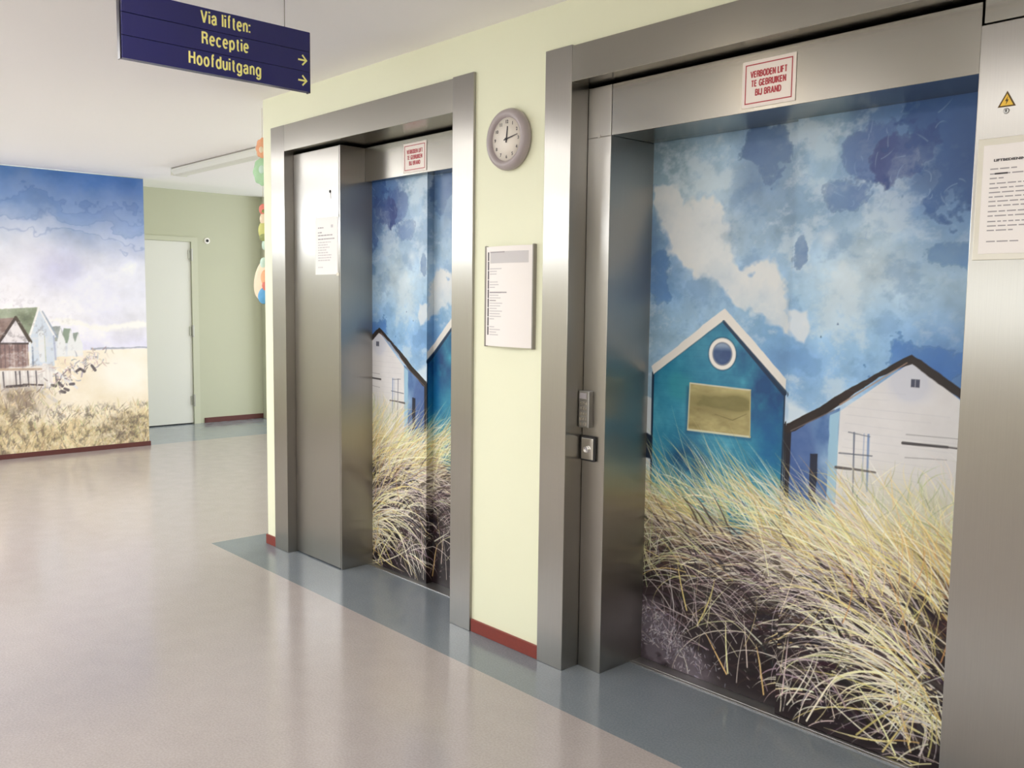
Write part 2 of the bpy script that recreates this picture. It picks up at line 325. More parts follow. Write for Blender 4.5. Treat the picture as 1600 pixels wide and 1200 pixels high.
def paint_huts(board_up=True):
    """watercolour print on the lift doors: u from the seam, z above the sill"""
    c = Canvas(-.66, .66, 0., 2.14, .0026, 5); rng = c.rng
    sky = [(-.6, 2.1, (122, 158, 182)), (-.6, 1.95, (150, 184, 204)), (-.62, 1.72, (92, 134, 182)), (-.6, 1.55, (96, 140, 190)), (-.6, 1.38, (140, 182, 216)), (-.5, 1.25, (150, 190, 220)),
           (-.35, 2.08, (130, 166, 196)), (-.38, 1.92, (168, 196, 214)), (-.35, 1.72, (200, 214, 222)), (-.33, 1.52, (134, 176, 214)), (-.15, 1.72, (160, 190, 214)),
           (-.1, 2.02, (104, 140, 186)), (-.08, 1.85, (128, 166, 206)), (-.1, 1.68, (128, 168, 206)), (-.05, 1.33, (92, 150, 206)), (-.2, 1.42, (140, 184, 220)),
           (.05, 2.08, (150, 190, 218)), (.08, 1.92, (128, 172, 214)), (.1, 1.78, (134, 176, 216)), (.2, 1.62, (190, 212, 226)), (.15, 1.48, (140, 182, 216)), (.08, 1.28, (88, 142, 204)), (.08, 1.12, (150, 190, 224)),
           (.28, 2.08, (66, 106, 164)), (.28, 1.95, (76, 112, 170)), (.3, 1.76, (160, 194, 220)), (.32, 1.6, (196, 216, 228)), (.3, 1.42, (120, 168, 212)), (.25, 1.25, (130, 176, 216)),
           (.48, 2.06, (52, 92, 154)), (.48, 1.9, (50, 86, 150)), (.5, 1.74, (100, 144, 194)), (.5, 1.6, (160, 192, 214)), (.5, 1.45, (104, 152, 206)), (.5, 1.3, (50, 104, 178)),
           (.64, 2.0, (50, 92, 156)), (.64, 1.75, (70, 116, 176)), (.62, 1.55, (156, 188, 210)), (.64, 1.35, (56, 110, 182))]
    c.a = c.field(sky, .085)
    c.a = c.a * .80 + .20 * np.array([.84, .90, .94])
    n1 = c.noise(.30, 6, gain=.6); n2 = c.noise(.16, 5, gain=.62); n3 = c.noise(.5, 5); n4 = c.noise(.05, 4, gain=.7)
    c.a = c.a * (1 + .10 * n2 + .08 * n1)[..., None]
    n5 = c.noise(.13, 6, sx=1.3, gain=.68)
    c.mix(np.clip(n5 - .12, 0, .5) * np.clip(1.15 - 1.6 * np.clip(c.U - .2, 0, 1), 0, 1), (.86, .91, .94))
    c.mix(np.clip(-n5 - .2, 0, .5) * .6, (.34, .50, .70))
    g = lambda u, z, ru, rz: np.exp(-((c.U - u) / ru) ** 2 - ((c.Z - z) / rz) ** 2)
    # ragged dark pools of pigment, each with its drying edge
    for fld, col in ((g(-.09, 2.02, .13, .16), (74, 108, 164)), (g(.17, 1.86, .13, .09), (84, 116, 172)), (g(.24, 2.0, .12, .12), (74, 104, 164)), (g(.38, 1.96, .11, .09), (58, 72, 132)), (g(.52, 1.97, .16, .25), (46, 84, 148)),
                     (g(-.6, 1.62, .07, .14), (78, 120, 178)), (g(.53, 1.66, .1, .05), (88, 132, 186)), (g(.5, 1.31, .14, .08), (46, 96, 172)), (g(.03, 1.69, .03, .08), (80, 116, 172))):
        v = fld + .42 * n2 + .30 * n1 + .16 * n4
        m = np.clip((v - .55) / .10, 0, 1)
        c.mix(m * (.5 + .25 * n2), np.array(col) / 255. * (1 + .22 * n3)[..., None])
        c.mix(np.exp(-((v - .58) / .03) ** 2) * .22, np.array(col) / 255. * .8)
    wob = .03
    W = c.poly([(-.63, 1.95), (-.52, 1.95), (-.47, 1.87), (-.35, 1.89), (-.27, 1.8), (-.27, 1.68), (-.19, 1.61), (-.12, 1.64), (-.07, 1.66), (-.01, 1.53), (-.005, 1.38), (-.1, 1.43), (-.26, 1.53), (-.4, 1.61), (-.53, 1.69), (-.59, 1.82)], wob, .02)
    c.mix(W * (.86 + .2 * n2), (.87, .89, .90))
    W = c.poly([(.0, 1.475), (.06, 1.475), (.075, 1.42), (.06, 1.36), (.03, 1.37), (.0, 1.41)], .012, .012); c.mix(W * .8, (.88, .90, .92))
    W = c.poly([(.02, 2.02), (.12, 2.1), (.16, 2.03), (.12, 1.95), (.14, 1.9), (.04, 1.9)], .04, .012); c.mix(W * .4, (.70, .82, .90))
    for q in range(60):                                   # pale scratches in the dark wash
        u = .25 + rng.randn() * .14; z = 1.93 + rng.randn() * .13
        c.blade(u, z, rng.rand() * 6.3, .02 + .04 * rng.rand(), rng.randn() * 1.6, .0017, (150, 178, 212), .5)
    c.mix(g(.13, 1.72, .03, .03) * .6, (.88, .92, .95))
    # beach far off between the huts
    c.mix(c.poly([(-.66, 1.12), (-.60, 1.10), (-.60, .70), (-.66, .70)], 0, .006), (.80, .84, .87))
    c.mix(c.poly([(-.66, .97), (-.60, .95), (-.60, .85), (-.66, .86)], .004, .006), (.10, .16, .24))
    W = c.poly([(.0, 1.15), (.1, 1.12), (.2, 1.14), (.02, 1.02), (.0, 1.02)], .01, .02); c.mix(W * .75, (.86, .91, .95))
    # ---- blue hut
    body = c.poly([(-.612, 1.215), (-.607, .60), (-.001, .60), (-.005, 1.18), (-.275, 1.43)])
    tex = .5 + .5 * c.noise(.12, 5, gain=.6)
    blue = np.stack([.10 + .20 * tex, .43 + .20 * tex, .58 + .16 * tex], -1)
    c.mix(body, blue)
    c.mix(body * np.clip((g(-.06, 1.17, .13, .12)) * (1.0 + 1.2 * n2), 0, 1) * .8, (.07, .22, .43))
    c.mix(body * np.clip((g(-.2, 1.33, .10, .08)) * (1.0 + 1.2 * n2), 0, 1) * .6, (.06, .24, .44))
    c.mix(body * np.clip((g(-.41, .86, .1, .1)) * (1.0 + 1.2 * n2), 0, 1) * .75, (.06, .22, .38))
    c.mix(body * np.clip((g(-.05, .98, .07, .2)) * (1.0 + 1.2 * n2), 0, 1) * .5, (.06, .34, .60))
    c.mix(body * np.clip((g(-.47, 1.17, .06, .05)) * (1.0 + 1.2 * n2), 0, .7), (.22, .58, .64))
    keep = c.a.copy()
    for q in range(26):
        zz = .75 + q * .028
        c.stroke([-.60, -.3, -.01], [zz, zz + rng.randn() * .004, zz - .004], [.0008, .001, .0008], (24, 84, 120), .22)
    c.a = keep * (1 - body[..., None]) + c.a * body[..., None]
    c.stroke([-.608, -.606], [1.21, .68], [.006, .004], (18, 36, 60), .9)
    c.stroke([-.004, -.004], [1.19, .66], [.003, .004], (20, 40, 64), .9)
    W = c.poly([(-.617, 1.236), (-.272, 1.480), (-.001, 1.228), (-.001, 1.182), (-.275, 1.432), (-.606, 1.205)], .003); c.mix(W, (.90, .89, .87))
    c.stroke([-.275, -.006], [1.428, 1.178], [.006, .011], (16, 40, 70), .85)
    c.stroke([-.606, -.275], [1.203, 1.43], [.002, .003], (60, 100, 120), .7)
    rr = np.hypot(c.U + .277, (c.Z - 1.305))
    c.mix(np.clip((.064 - rr) / .004, 0, 1), (.93, .92, .90))
    c.mix(np.exp(-((rr - .063) / .003) ** 2) * .6, (.10, .26, .36))
    c.mix(np.clip((.043 - rr) / .004, 0, 1), np.stack([.28 + .1 * n2, .38 + .1 * n2, .55 + .08 * n2], -1))
    c.mix(np.clip((.043 - rr) / .004, 0, 1) * np.clip((c.Z - 1.315) / .02, 0, 1) * .6, (.75, .82, .88))
    c.mix(np.exp(-((rr - .043) / .0025) ** 2) * .6, (.16, .22, .34))
    plain = c.a.copy()                                    # the far lift's print shows no board on the blue hut
    c.mix(c.poly([(-.435, 1.165), (-.425, 1.165), (-.42, .99), (-.14, .99), (-.14, 1.0), (-.435, .985)], 0, .02) * .6, (.05, .2, .34))
    board = c.poly([(-.422, 1.182), (-.147, 1.176), (-.143, 1.0), (-.427, .996)], .002)
    bt = c.noise(.10, 5, sx=1.6, sz=.7, gain=.6)
    c.mix(board, np.stack([.67 + .17 * bt, .63 + .17 * bt, .44 + .14 * bt], -1))
    c.mix(board * np.clip((g(-.33, 1.11, .1, .035) + g(-.2, 1.12, .06, .03)) * (0.8 + 1.2 * bt), 0, .75), (.42, .40, .24))
    c.stroke([-.422, -.147], [1.182, 1.176], [.003, .003], (206, 208, 190), .9)
    c.stroke([-.427, -.143], [.996, 1.0], [.004, .004], (214, 214, 190), .9)
    c.stroke([-.422, -.427], [1.18, .998], [.003, .003], (200, 200, 170), .9)
    c.stroke([-.143, -.147], [1.0, 1.176], [.003, .002], (190, 180, 130), .9)
    c.stroke([-.3, -.22, -.16], [1.07, 1.055, 1.085], [.001, .0015, .001], (90, 84, 50), .7)
    if not board_up: c.a = plain
    # ---- white hut
    wall = c.poly([(.19, 1.13), (.435, 1.32), (.66, 1.16), (.66, .70), (.19, .70)])
    c.mix(wall, np.stack([.87 + .03 * n2, .87 + .03 * n2, .88 + .03 * n2], -1))
    c.mix(wall * np.clip((g(.43, 1.27, .06, .06)) * (1.0 + 1.2 * n2), 0, .5), (.74, .77, .85))
    side = c.poly([(.005, 1.05), (.2, 1.15), (.196, .70), (.005, .70)])
    c.mix(side, np.stack([.36 + .2 * n2, .50 + .2 * n2, .70 + .15 * n2], -1))
    c.mix(side * c.poly([(.165, 1.12), (.2, 1.14), (.2, .7), (.165, .7)], .003), (.62, .78, .88))
    c.mix(side * np.clip((g(.05, .93, .06, .15)) * (1.0 + 1.2 * n2), 0, .6), (.22, .32, .56))
    c.mix(c.poly([(.1, .98), (.125, .98), (.13, .8), (.1, .82)], .006), (.12, .15, .24))
    c.stroke([.010, .012], [1.06, .70], [.012, .008], (28, 26, 34), .95)
    W = c.poly([(.003, 1.073), (.10, 1.13), (.21, 1.205), (.435, 1.345), (.66, 1.20), (.66, 1.165), (.435, 1.315), (.33, 1.262), (.19, 1.152), (.12, 1.105), (.003, 1.036)], .004)
    c.mix(W, np.stack([.15 + .07 * n2, .12 + .05 * n2, .12 + .05 * n2], -1))
    c.stroke([.2, .42], [1.16, 1.315], [.003, .002], (170, 140, 124), .8)
    c.stroke([.02, .18], [1.05, 1.14], [.002, .002], (120, 110, 110), .8)
    W = c.poly([(.436, 1.264), (.464, 1.264), (.464, 1.238), (.436, 1.238)], .001); c.mix(W, (.28, .30, .38))
    c.stroke([.45, .45], [1.262, 1.24], [.0015, .0015], (180, 184, 196), .8)
    for q in range(16):
        zz = .82 + q * .028; a = .21 + .02 * rng.rand()
        c.stroke([a, a + .1 + .3 * rng.rand()], [zz, zz + .003 * rng.randn()], [.0007, .0007], (150, 156, 172), .45)
    for (p, q_, w_, cc) in (((.255, 1.07), (.26, .86), .003, (90, 100, 124)), ((.305, 1.068), (.308, .88), .004, (110, 140, 190)), ((.29, 1.07), (.29, .9), .0015, (140, 160, 196)), ((.205, .995), (.32, 1.0), .0025, (84, 92, 110)),
                            ((.235, 1.07), (.31, 1.063), .002, (110, 116, 130)), ((.195, .944), (.25, .946), .005, (58, 52, 56)), ((.26, .947), (.335, .947), .004, (64, 58, 62)), ((.42, 1.056), (.56, 1.06), .005, (52, 50, 54)), ((.55, 1.06), (.66, 1.06), .003, (84, 80, 84)),
                            ((.43, 1.085), (.6, 1.09), .0015, (150, 150, 156)), ((.43, 1.01), (.56, 1.02), .0015, (150, 150, 156)), ((.275, .86), (.28, .80), .002, (80, 80, 90))):
        c.stroke([p[0], q_[0]], [p[1], q_[1]], [w_, w_ * .8], cc, .85)
    # ---- dune grass
    top = .77 + .04 * n1 + .03 * np.sin(c.U * 6) + .12 * np.clip(c.U - .2, 0, 1)
    base = np.array([(.13, .095, .11), (.16, .12, .13), (.25, .19, .19), (.46, .39, .34), (.66, .61, .46), (.76, .74, .58)])
    lv = np.array([0, .40, .50, .58, .68, .80])
    zz = c.Z + .06 * n1 + .05 * n2 + .02 * n4 - .06 * np.clip(c.U, -.2, .6)
    grass = np.stack([np.interp(zz, lv, base[:, i]) for i in range(3)], -1)
    c.mix(np.clip((top - c.Z + .05 * n2) / .10, 0, 1), grass)
    c.mix(np.clip(g(.45, .80, .22, .12) * (.8 + n2), 0, .7), (.80, .80, .70))
    c.mix(np.clip(g(.40, .66, .2, .08) * (.7 + n2), 0, .5), (.72, .62, .58))
    c.mix(np.clip(g(.6, .55, .06, .12) * (.7 + n2), 0, .5), (.66, .46, .28))
    c.mix(np.clip(g(-.56, .12, .10, .12) * (.8 + n2) + g(-.42, .05, .14, .07) * (.8 + n2), 0, .6), (.58, .55, .60))
    pale = [(240, 236, 212), (226, 218, 194), (242, 238, 190), (222, 216, 206), (248, 244, 224)]
    straw = [(226, 212, 144), (236, 224, 156), (210, 198, 130), (242, 236, 188), (216, 188, 120)]
    green = [(190, 200, 146), (168, 182, 132), (204, 212, 160), (152, 164, 124)]
    lilac = [(206, 194, 194), (188, 174, 176), (220, 210, 206), (164, 148, 152)]
    brown = [(150, 126, 104), (128, 104, 92), (170, 146, 126), (118, 100, 84)]
    dark = [(40, 28, 34), (52, 40, 42), (62, 48, 48), (30, 24, 32)]
    B = lambda u, z, a, l, b, w, cols, op=.9: c.blade(u, z, np.radians(a), l, np.radians(b), w, pick(rng, cols), op)
    def fan(u0, z0, n, a0, a1, l0, l1, b0, b1, w, cols, su=.05, sz=.05, op=.92):
        for q in range(n):
            B(u0 + rng.randn() * su, z0 + rng.randn() * sz, rng.uniform(a0, a1), rng.uniform(l0, l1), rng.uniform(b0, b1), w * rng.uniform(.5, 1.15), cols, op)
    def band(n, u0, u1, z0, z1, a0, a1, l0, l1, b0, b1, w, cols, op=.8):
        for q in range(n): B(rng.uniform(u0, u1), rng.uniform(z0, z1), rng.uniform(a0, a1), rng.uniform(l0, l1), rng.uniform(b0, b1), w * rng.uniform(.5, 1.15), cols, op)
    # back: hazy tussocks against the huts
    band(60, -.66, .0, .66, .78, 60, 150, .05, .16, -40, 40, .0018, [(150, 206, 220), (120, 180, 206), (190, 214, 190)], .6)
    band(240, .2, .68, .66, .90, 40, 150, .05, .15, -60, 60, .0016, green + pale + straw, .7)
    band(150, .45, .68, .70, .96, 40, 140, .05, .14, -60, 60, .0014, pale + green, .65)
    band(90, -.6, .22, .66, .76, 112, 145, .14, .36, -5, 30, .0015, pale + straw + green, .85)
    band(90, -.3, .0, .68, .76, 112, 150, .14, .36, -5, 30, .0015, pale + straw + green, .85)
    # upper band, combed to the left
    band(260, -.68, .7, .58, .74, 120, 175, .10, .26, 0, 50, .0024, brown + straw, .6)
    band(420, -.68, .75, .56, .76, 118, 178, .10, .30, 0, 55, .0022, straw + pale + green, .75)
    band(160, -.1, .45, .58, .74, 112, 150, .18, .38, 5, 40, .0020, straw + pale, .85)
    band(60, .45, .7, .5, .66, 80, 140, .12, .3, -20, 40, .0020, [(206, 150, 92), (222, 190, 120)] + straw, .8)
    # front: dark earth with arching blades over it, each layer lower and bolder
    band(320, -.66, .7, .36, .58, 110, 185, .08, .24, 10, 70, .0045, dark, .65)
    band(230, -.66, .5, .46, .60, 130, 195, .14, .36, 10, 70, .0018, lilac + brown + pale, .8)
    fan(.10, .50, 70, 130, 175, .2, .5, 25, 80, .0021, lilac + pale, .10, .05)
    fan(.45, .52, 64, 118, 165, .25, .55, 15, 70, .0024, pale + straw + lilac, .10, .06)
    fan(.62, .46, 44, 112, 160, .25, .6, 10, 60, .0024, straw + pale, .06, .08)
    band(260, -.5, .66, .22, .48, 110, 195, .06, .24, 20, 90, .0050, dark, .7)
    fan(-.30, .46, 36, 130, 190, .15, .36, 20, 80, .0019, green + straw + pale, .12, .04)
    fan(-.62, .42, 46, 20, 165, .10, .26, -40, 60, .0017, green + pale, .05, .07)
    band(90, .05, .66, .30, .52, 110, 170, .05, .16, 20, 80, .0065, dark, .75)
    band(80, -.35, .35, .22, .46, 120, 190, .14, .34, 20, 95, .0018, lilac, .8)
    fan(.32, .34, 50, 118, 172, .22, .5, 35, 105, .0025, pale + lilac, .09, .05)
    fan(.55, .30, 56, 115, 172, .3, .65, 25, 95, .0028, pale + straw + lilac, .07, .06)
    band(170, -.1, .66, .05, .34, 110, 200, .06, .24, 20, 90, .0060, dark, .75)
    band(80, .1, .66, .04, .26, 110, 200, .05, .16, 20, 80, .0070, dark, .8)
    fan(.52, .27, 30, 135, 185, .25, .6, 30, 100, .0032, pale + [(240, 236, 196)], .05, .03, .97)
    fan(.53, .26, 22, 185, 290, .08, .26, -30, 30, .0028, pale, .04, .03)
    fan(.62, .14, 28, 110, 180, .2, .55, 10, 70, .0028, straw + pale, .03, .04)
    fan(.22, .16, 22, 100, 200, .1, .3, 20, 100, .0028, pale + lilac, .10, .05)
    fan(.52, .06, 34, 50, 215, .1, .3, -30, 60, .0026, straw + pale + lilac, .10, .03)
    fan(.05, .06, 18, 50, 125, .1, .26, -20, 40, .0026, lilac + pale, .14, .03)
    band(48, -.45, .66, .10, .52, 100, 195, .25, .55, 20, 100, .0017, pale + lilac, .9)
    band(30, -.4, .66, .06, .5, 30, 85, .10, .28, -30, 40, .0016, pale + straw, .85)
    band(40, .2, .66, .3, .6, 60, 110, .15, .4, 10, 60, .0018, straw + [(214, 160, 100)], .85)
    for (u, z, a, l) in ((-.2, .05, 98, .22), (-.2, .05, 128, .18), (-.04, .02, 100, .20), (-.05, .22, 150, .16), (-.36, .2, 62, .24), (-.4, .25, 110, .2), (.12, .0, 66, .28), (.3, .02, 50, .3), (.46, .0, 120, .3), (.4, .0, 62, .2)):
        B(u, z, a, l, rng.uniform(-10, 25), .0032, pale + straw, .95)
    fan(-.45, .2, 34, 60, 170, .08, .26, -10, 50, .0018, lilac, .1, .1)
    for q in range(420):                                  # flecks of pale seed heads bottom left
        u = -.52 + rng.randn() * .1; z = .13 - (u + .52) * .35 + rng.randn() * .05
        B(u, z, rng.uniform(0, 360), rng.uniform(.006, .03), 20, .0016, [(196, 192, 200), (160, 158, 176), (216, 212, 212), (70, 62, 74)], .8)
    for q in range(300):
        u = rng.uniform(-.5, .6); z = rng.uniform(.03, .50)
        B(u, z, rng.uniform(0, 360), rng.uniform(.006, .02), 20, .0016, lilac + dark, .7)
    c.a = np.clip(c.a, 0, 1)
    return c

def paint_beach():
    """watercolour beach print of the far wall: u along the wall (+u to the right), z above the floor"""
    c = Canvas(-1.7, .84, .0, 2.65, .006, 11); rng = c.rng
    pts = []
    for u in (-1.6, -1.1, -.6, -.25, 0, .25, .5, .78):
        k = (u + .5) / 1.3
        pts += [(u, 2.62, (76 - 20 * k, 120 - 18 * k, 182 - 8 * k)), (u, 2.4, (116 - 24 * k, 148 - 28 * k, 200 - 22 * k)), (u, 2.2, (160 - 36 * k, 180 - 30 * k, 216 - 18 * k)), (u, 2.0, (216 - 30 * k, 222 - 26 * k, 238 - 12 * k)),
                (u, 1.8, (226, 228, 244)), (u, 1.6, (228, 230, 246)), (u, 1.4, (238, 238, 250)), (u, 1.25, (244, 244, 252)), (u, 1.05, (222, 222, 246))]
    pts += [(.0, 1.8, (186, 186, 232)), (.05, 1.7, (190, 190, 230)), (.45, 1.42, (186, 190, 238)), (.78, 1.5, (206, 212, 244)), (.25, 1.5, (220, 224, 246)), (.62, 1.75, (232, 234, 246)), (-.35, 1.5, (250, 246, 250))]
    c.a = c.field(pts, .12)
    n1 = c.noise(.4, 5, gain=.6); n2 = c.noise(.16, 5, gain=.6)
    c.a *= (1.02 + .04 * n2 + .05 * n1)[..., None]; n6 = c.noise(.5, 6, sx=1.5, gain=.62)
    c.mix(np.clip(n6, 0, 1) * .5 * np.clip((c.Z - 1.2) / .2, 0, 1), (.95, .95, .99)); c.mix(np.clip(-n6 - .1, 0, 1) * .3 * np.clip((c.Z - 1.2) / .2, 0, 1), (.62, .68, .88))
    for lvl, w, col in ((2.42, .12, (150, 172, 212)), (2.1, .14, (206, 214, 238)), (2.24, .1, (120, 150, 200))):
        v = (c.Z - lvl) / .2 + 1.3 * n1
        c.mix(np.clip(v / .05, 0, 1) * np.clip((1.1 - v) / 1.1, 0, 1) * .35, np.array(col) / 255.)
        c.mix(np.exp(-(v / .06) ** 2) * .25, (.34, .46, .70))
    W = c.poly([(.1, 1.30), (.3, 1.22), (.5, 1.22), (.84, 1.26), (.84, 1.20), (.6, 1.17), (.4, 1.16), (.2, 1.20), (-.1, 1.26)], .02, .03); c.mix(W, (.97, .97, .98))
    # sand
    sand = np.clip((.985 - c.Z + .004 * n2) / .012, 0, 1)
    c.mix(sand, np.stack([.97 + .02 * n2, .93 + .03 * n2, .86 + .05 * n2], -1))
    g = lambda u, z, ru, rz: np.exp(-((c.U - u) / ru) ** 2 - ((c.Z - z) / rz) ** 2)
    c.mix(sand * np.clip(g(.6, .75, .25, .18) * 1.2, 0, .9), (.99, .98, .96))
    W = c.poly([(.30, .998), (.5, 1.0), (.7, .995), (.84, 1.0), (.84, .985), (.3, .982)], .006, .008); c.mix(W * .8, (.60, .62, .68))
    # far huts, then the pale-blue one, then the brown one
    for (u0, u1, zr, zb, roof) in ((.145, .215, 1.15, 1.04, (150, 162, 156)), (.06, .15, 1.19, 1.05, (146, 162, 148)), (-.045, .06, 1.21, 1.07, (158, 166, 166))):
        c.mix(c.poly([(u0 - .02, zb), (u0, zr), (u1 - .03, zr), (u1, zb)], .006, .008), np.array(roof) / 255.)
        c.mix(c.poly([(u0, zb), (u1, zb), (u1, .93), (u0, .92)], .004, .008), (.89, .91, .95))
        c.mix(c.poly([(u1 - .06, zb), (u1 - .03, zr - .01), (u1 + .01, zb), (u1 + .01, .93), (u1 - .06, .93)], .004, .008), (.93, .94, .96))
    c.mix(c.poly([(-.75, 1.36), (-.16, 1.385), (-.22, 1.13), (-.75, 1.10)], .005, .008), np.stack([.62 + .12 * n2, .66 + .12 * n2, .58 + .12 * n2], -1))
    c.mix(c.poly([(-.23, 1.12), (-.145, 1.37), (-.03, 1.12), (-.03, .84), (-.23, .84)], .002, .008), (.84, .88, .94))
    c.stroke([-.24, -.15, -.145], [1.11, 1.385, 1.37], [.010, .008, .004], (246, 246, 248), 1)
    c.stroke([-.145, -.02], [1.375, 1.12], [.008, .012], (240, 242, 248), 1)
    c.stroke([-.12, .0], [1.35, 1.11], [.006, .008], (150, 164, 186), .9)
    c.stroke([-.14, -.135], [1.15, .9], [.025, .025], (236, 240, 246), .8)
    c.stroke([-.11, -.105], [1.12, .88], [.003, .003], (186, 190, 160), .9)
    c.stroke([-.03, -.02], [1.12, .9], [.008, .008], (176, 186, 214), .9)
    c.mix(c.poly([(-.75, 1.28), (-.36, 1.29), (-.44, 1.12), (-.52, 1.06), (-.75, 1.06)], .006, .008), np.stack([.58 + .1 * n2, .50 + .1 * n2, .48 + .1 * n2], -1))
    c.mix(c.poly([(-.47, 1.07), (-.345, 1.285), (-.25, 1.07)], 0, .008), (.93, .91, .93))
    c.mix(c.poly([(-.5, 1.06), (-.25, 1.06), (-.25, .83), (-.5, .82)], .002, .008), np.stack([.60 + .08 * n2, .50 + .08 * n2, .49 + .08 * n2], -1))
    for u in np.arange(-.48, -.26, .036): c.stroke([u, u], [1.05, .83], [.005, .004], (112, 96, 98) if rng.rand() > .4 else (206, 190, 188), .8)
    c.stroke([-.5, -.345], [1.05, 1.295], [.010, .012], (84, 74, 72), 1)
    c.stroke([-.345, -.23], [1.295, 1.07], [.014, .016], (90, 82, 74), 1)
    c.stroke([-.5, -.25], [1.06, 1.055], [.009, .009], (92, 82, 80), 1)
    c.stroke([-.235, -.235], [1.06, .83], [.010, .010], (236, 240, 246), 1)
    c.stroke([-.215, -.215], [1.02, .83], [.007, .007], (140, 156, 180), .9)
    # brown hut further out of view, white porch rails, dark posts
    c.mix(c.poly([(-1.7, 1.05), (-1.25, 1.5), (-.8, 1.05), (-.8, .75), (-1.7, .75)], .004, .01), (.80, .84, .88))
    c.mix(c.poly([(-.5, .83), (-.05, .86), (-.05, .64), (-.5, .62)], .01, .02), (.92, .90, .90))
    for u in np.arange(-.50, -.02, .034):
        c.stroke([u, u + .004], [.80, .66], [.006, .005], (246, 244, 244) if rng.rand() > .4 else (70, 64, 70), .85)
    c.stroke([-.5, -.15], [.825, .815], [.010, .010], (190, 164, 142), .9)
    c.stroke([-.44, -.28], [.665, .67], [.012, .012], (60, 54, 62), .9); c.stroke([-.3, -.14], [.68, .665], [.008, .008], (76, 66, 70), .9)
    c.stroke([-.12, .06, .16], [.85, .72, .62], [.02, .018, .01], (236, 234, 236), .95)
    c.stroke([-.2, -.02], [.64, .50], [.018, .014], (220, 214, 210), .95)
    for q in range(150):
        t = rng.rand(); u = -.08 + .5 * t + rng.randn() * .05; z = min(.68 + .27 * t + rng.randn() * .05, .98)
        c.blade(u, z, rng.rand() * 6.3, .02 + .05 * rng.rand(), rng.randn(), .005, pick(rng, [(236, 226, 224), (206, 184, 178), (120, 108, 112), (248, 246, 246), (150, 150, 168)]), .8)
    for (u, z) in ((-.06, .66), (.0, .68), (.05, .62), (.1, .66), (.02, .60), (.16, .78), (.2, .80), (.3, .83)):
        c.stroke([u, u + .03], [z, z + rng.randn() * .02], [.012, .014], (74, 66, 74), .8)
    c.mix(sand * np.clip(n6 - .1, 0, .6) * .7, (.98, .96, .93))
    n7 = c.noise(.05, 4, gain=.7); hut = g(-.3, 1.05, .35, .35)
    c.mix(np.clip(n7 - .15, 0, .6) * hut * .8, (.93, .92, .93)); c.mix(np.clip(-n7 - .25, 0, .5) * hut * .7, (.36, .33, .36))
    # grass at the foot
    ed = .42 + .12 * n1 + .06 * n2 + .24 * np.clip(-.0 - c.U, 0, .5)
    c.mix(np.clip((ed - c.Z) / .12, 0, 1), np.stack([.84 + .1 * n2, .77 + .1 * n2, .62 + .1 * n2], -1))
    c.mix(np.clip((g(-.4, .50, .22, .14)) * (0.8 + 1.2 * n2), 0, .75), (.52, .45, .40))
    c.mix(np.clip((g(.55, .20, .2, .10)) * (0.8 + 1.2 * n2), 0, .6), (.56, .51, .44))
    cols = [(226, 206, 160), (208, 186, 140), (238, 224, 186), (176, 158, 124), (140, 124, 104), (112, 100, 88), (190, 190, 140), (246, 236, 208)]
    for q in range(2600):
        u = rng.uniform(-1.7, .86); z = rng.uniform(-.04, .42 + .2 * (u < 0)) * (1 if rng.rand() < .75 else .6)
        c.blade(u, z, np.radians(rng.uniform(35, 130)), rng.uniform(.03, .11), rng.randn() * .6, rng.uniform(.002, .0045), pick(rng, cols), .7)
    low = np.clip((.50 - c.Z) / .1, 0, 1)
    c.mix(low * np.clip(n7 - .1, 0, .6) * .8, (.98, .95, .88)); c.mix(low * np.clip(-n7 - .2 + .5 * g(-.35, .45, .25, .15) + .4 * g(.55, .18, .2, .1), 0, .7) * .8, (.34, .30, .30))
    c.a = np.clip(c.a, 0, 1)
    return c

# ---------------------------------------------------------------- the room
CZ = 2.656                                        # ceiling height
WX, EX = -5.007, 3.2                              # the lift wall runs from WX to EX
LA, LB, LC, LD, LE = -4.892, -4.736, -4.239, -3.208, -3.063     # left lift: frame, side panel, frame
RA, RB, RC, RE, RF, RG = -2.623, -2.478, -2.356, -1.018, -.52, -.38   # right lift
PF, ZT, ZBL, ZB = -.0135, 2.477, 2.329, 2.341
MY, FX, FY = .836, -10.394, 2.725
struct('floor', (MX, EX, BACKY, -.268, -.1, 0), M['floor'], more=[(MX, -5.224, -.268, 6, -.1, 0)])
struct('floor_strip', (-5.224, EX, -.268, .62, -.1, 0), M['strip'], more=[(-5.224, WX + .06, .62, .7, -.1, 0)])
struct('floor_corridor', (-5.224, WX + .1, .7, 6, -.1, 0), M['floor'])
struct('floor_alcove', (FX - .2, MX, MY - .2, 6, -.1, 0), M['strip_daylit'])
struct('ceiling', (MX, EX + .1, BACKY - .1, 6, CZ, CZ + .12), M['ceiling'])
struct('ceiling_alcove', (FX - .2, MX, MY - .3, 6, 2.728, 2.85), M['ceiling'])
T0 = ZT - .01
struct('wall_lift', (WX, EX, 0, .12, T0, CZ), M['wall'], more=[(WX, LA + .01, 0, .12, 0, T0), (WX, WX + .12, .12, 6, 0, CZ), (LE - .01, RA + .01, 0, .12, 0, T0), (RG - .01, EX, 0, .12, 0, T0)])
y0, y1, z0, z1 = WIN_L
struct('wall_mural', (MX - .12, MX - .004, BACKY, MY, 0, z0), M['wall_far'], more=[(MX - .12, MX - .004, BACKY, MY, z1, CZ), (MX - .12, MX - .004, BACKY, y0, z0, z1), (MX - .12, MX - .004, y1, MY, z0, z1)])
struct('wall_alcove_side', (FX, MX - .12, MY - .12, MY, 0, 2.728), M['wall_far'])
DY0, DY1, DZ = 1.02, 1.875, 2.174
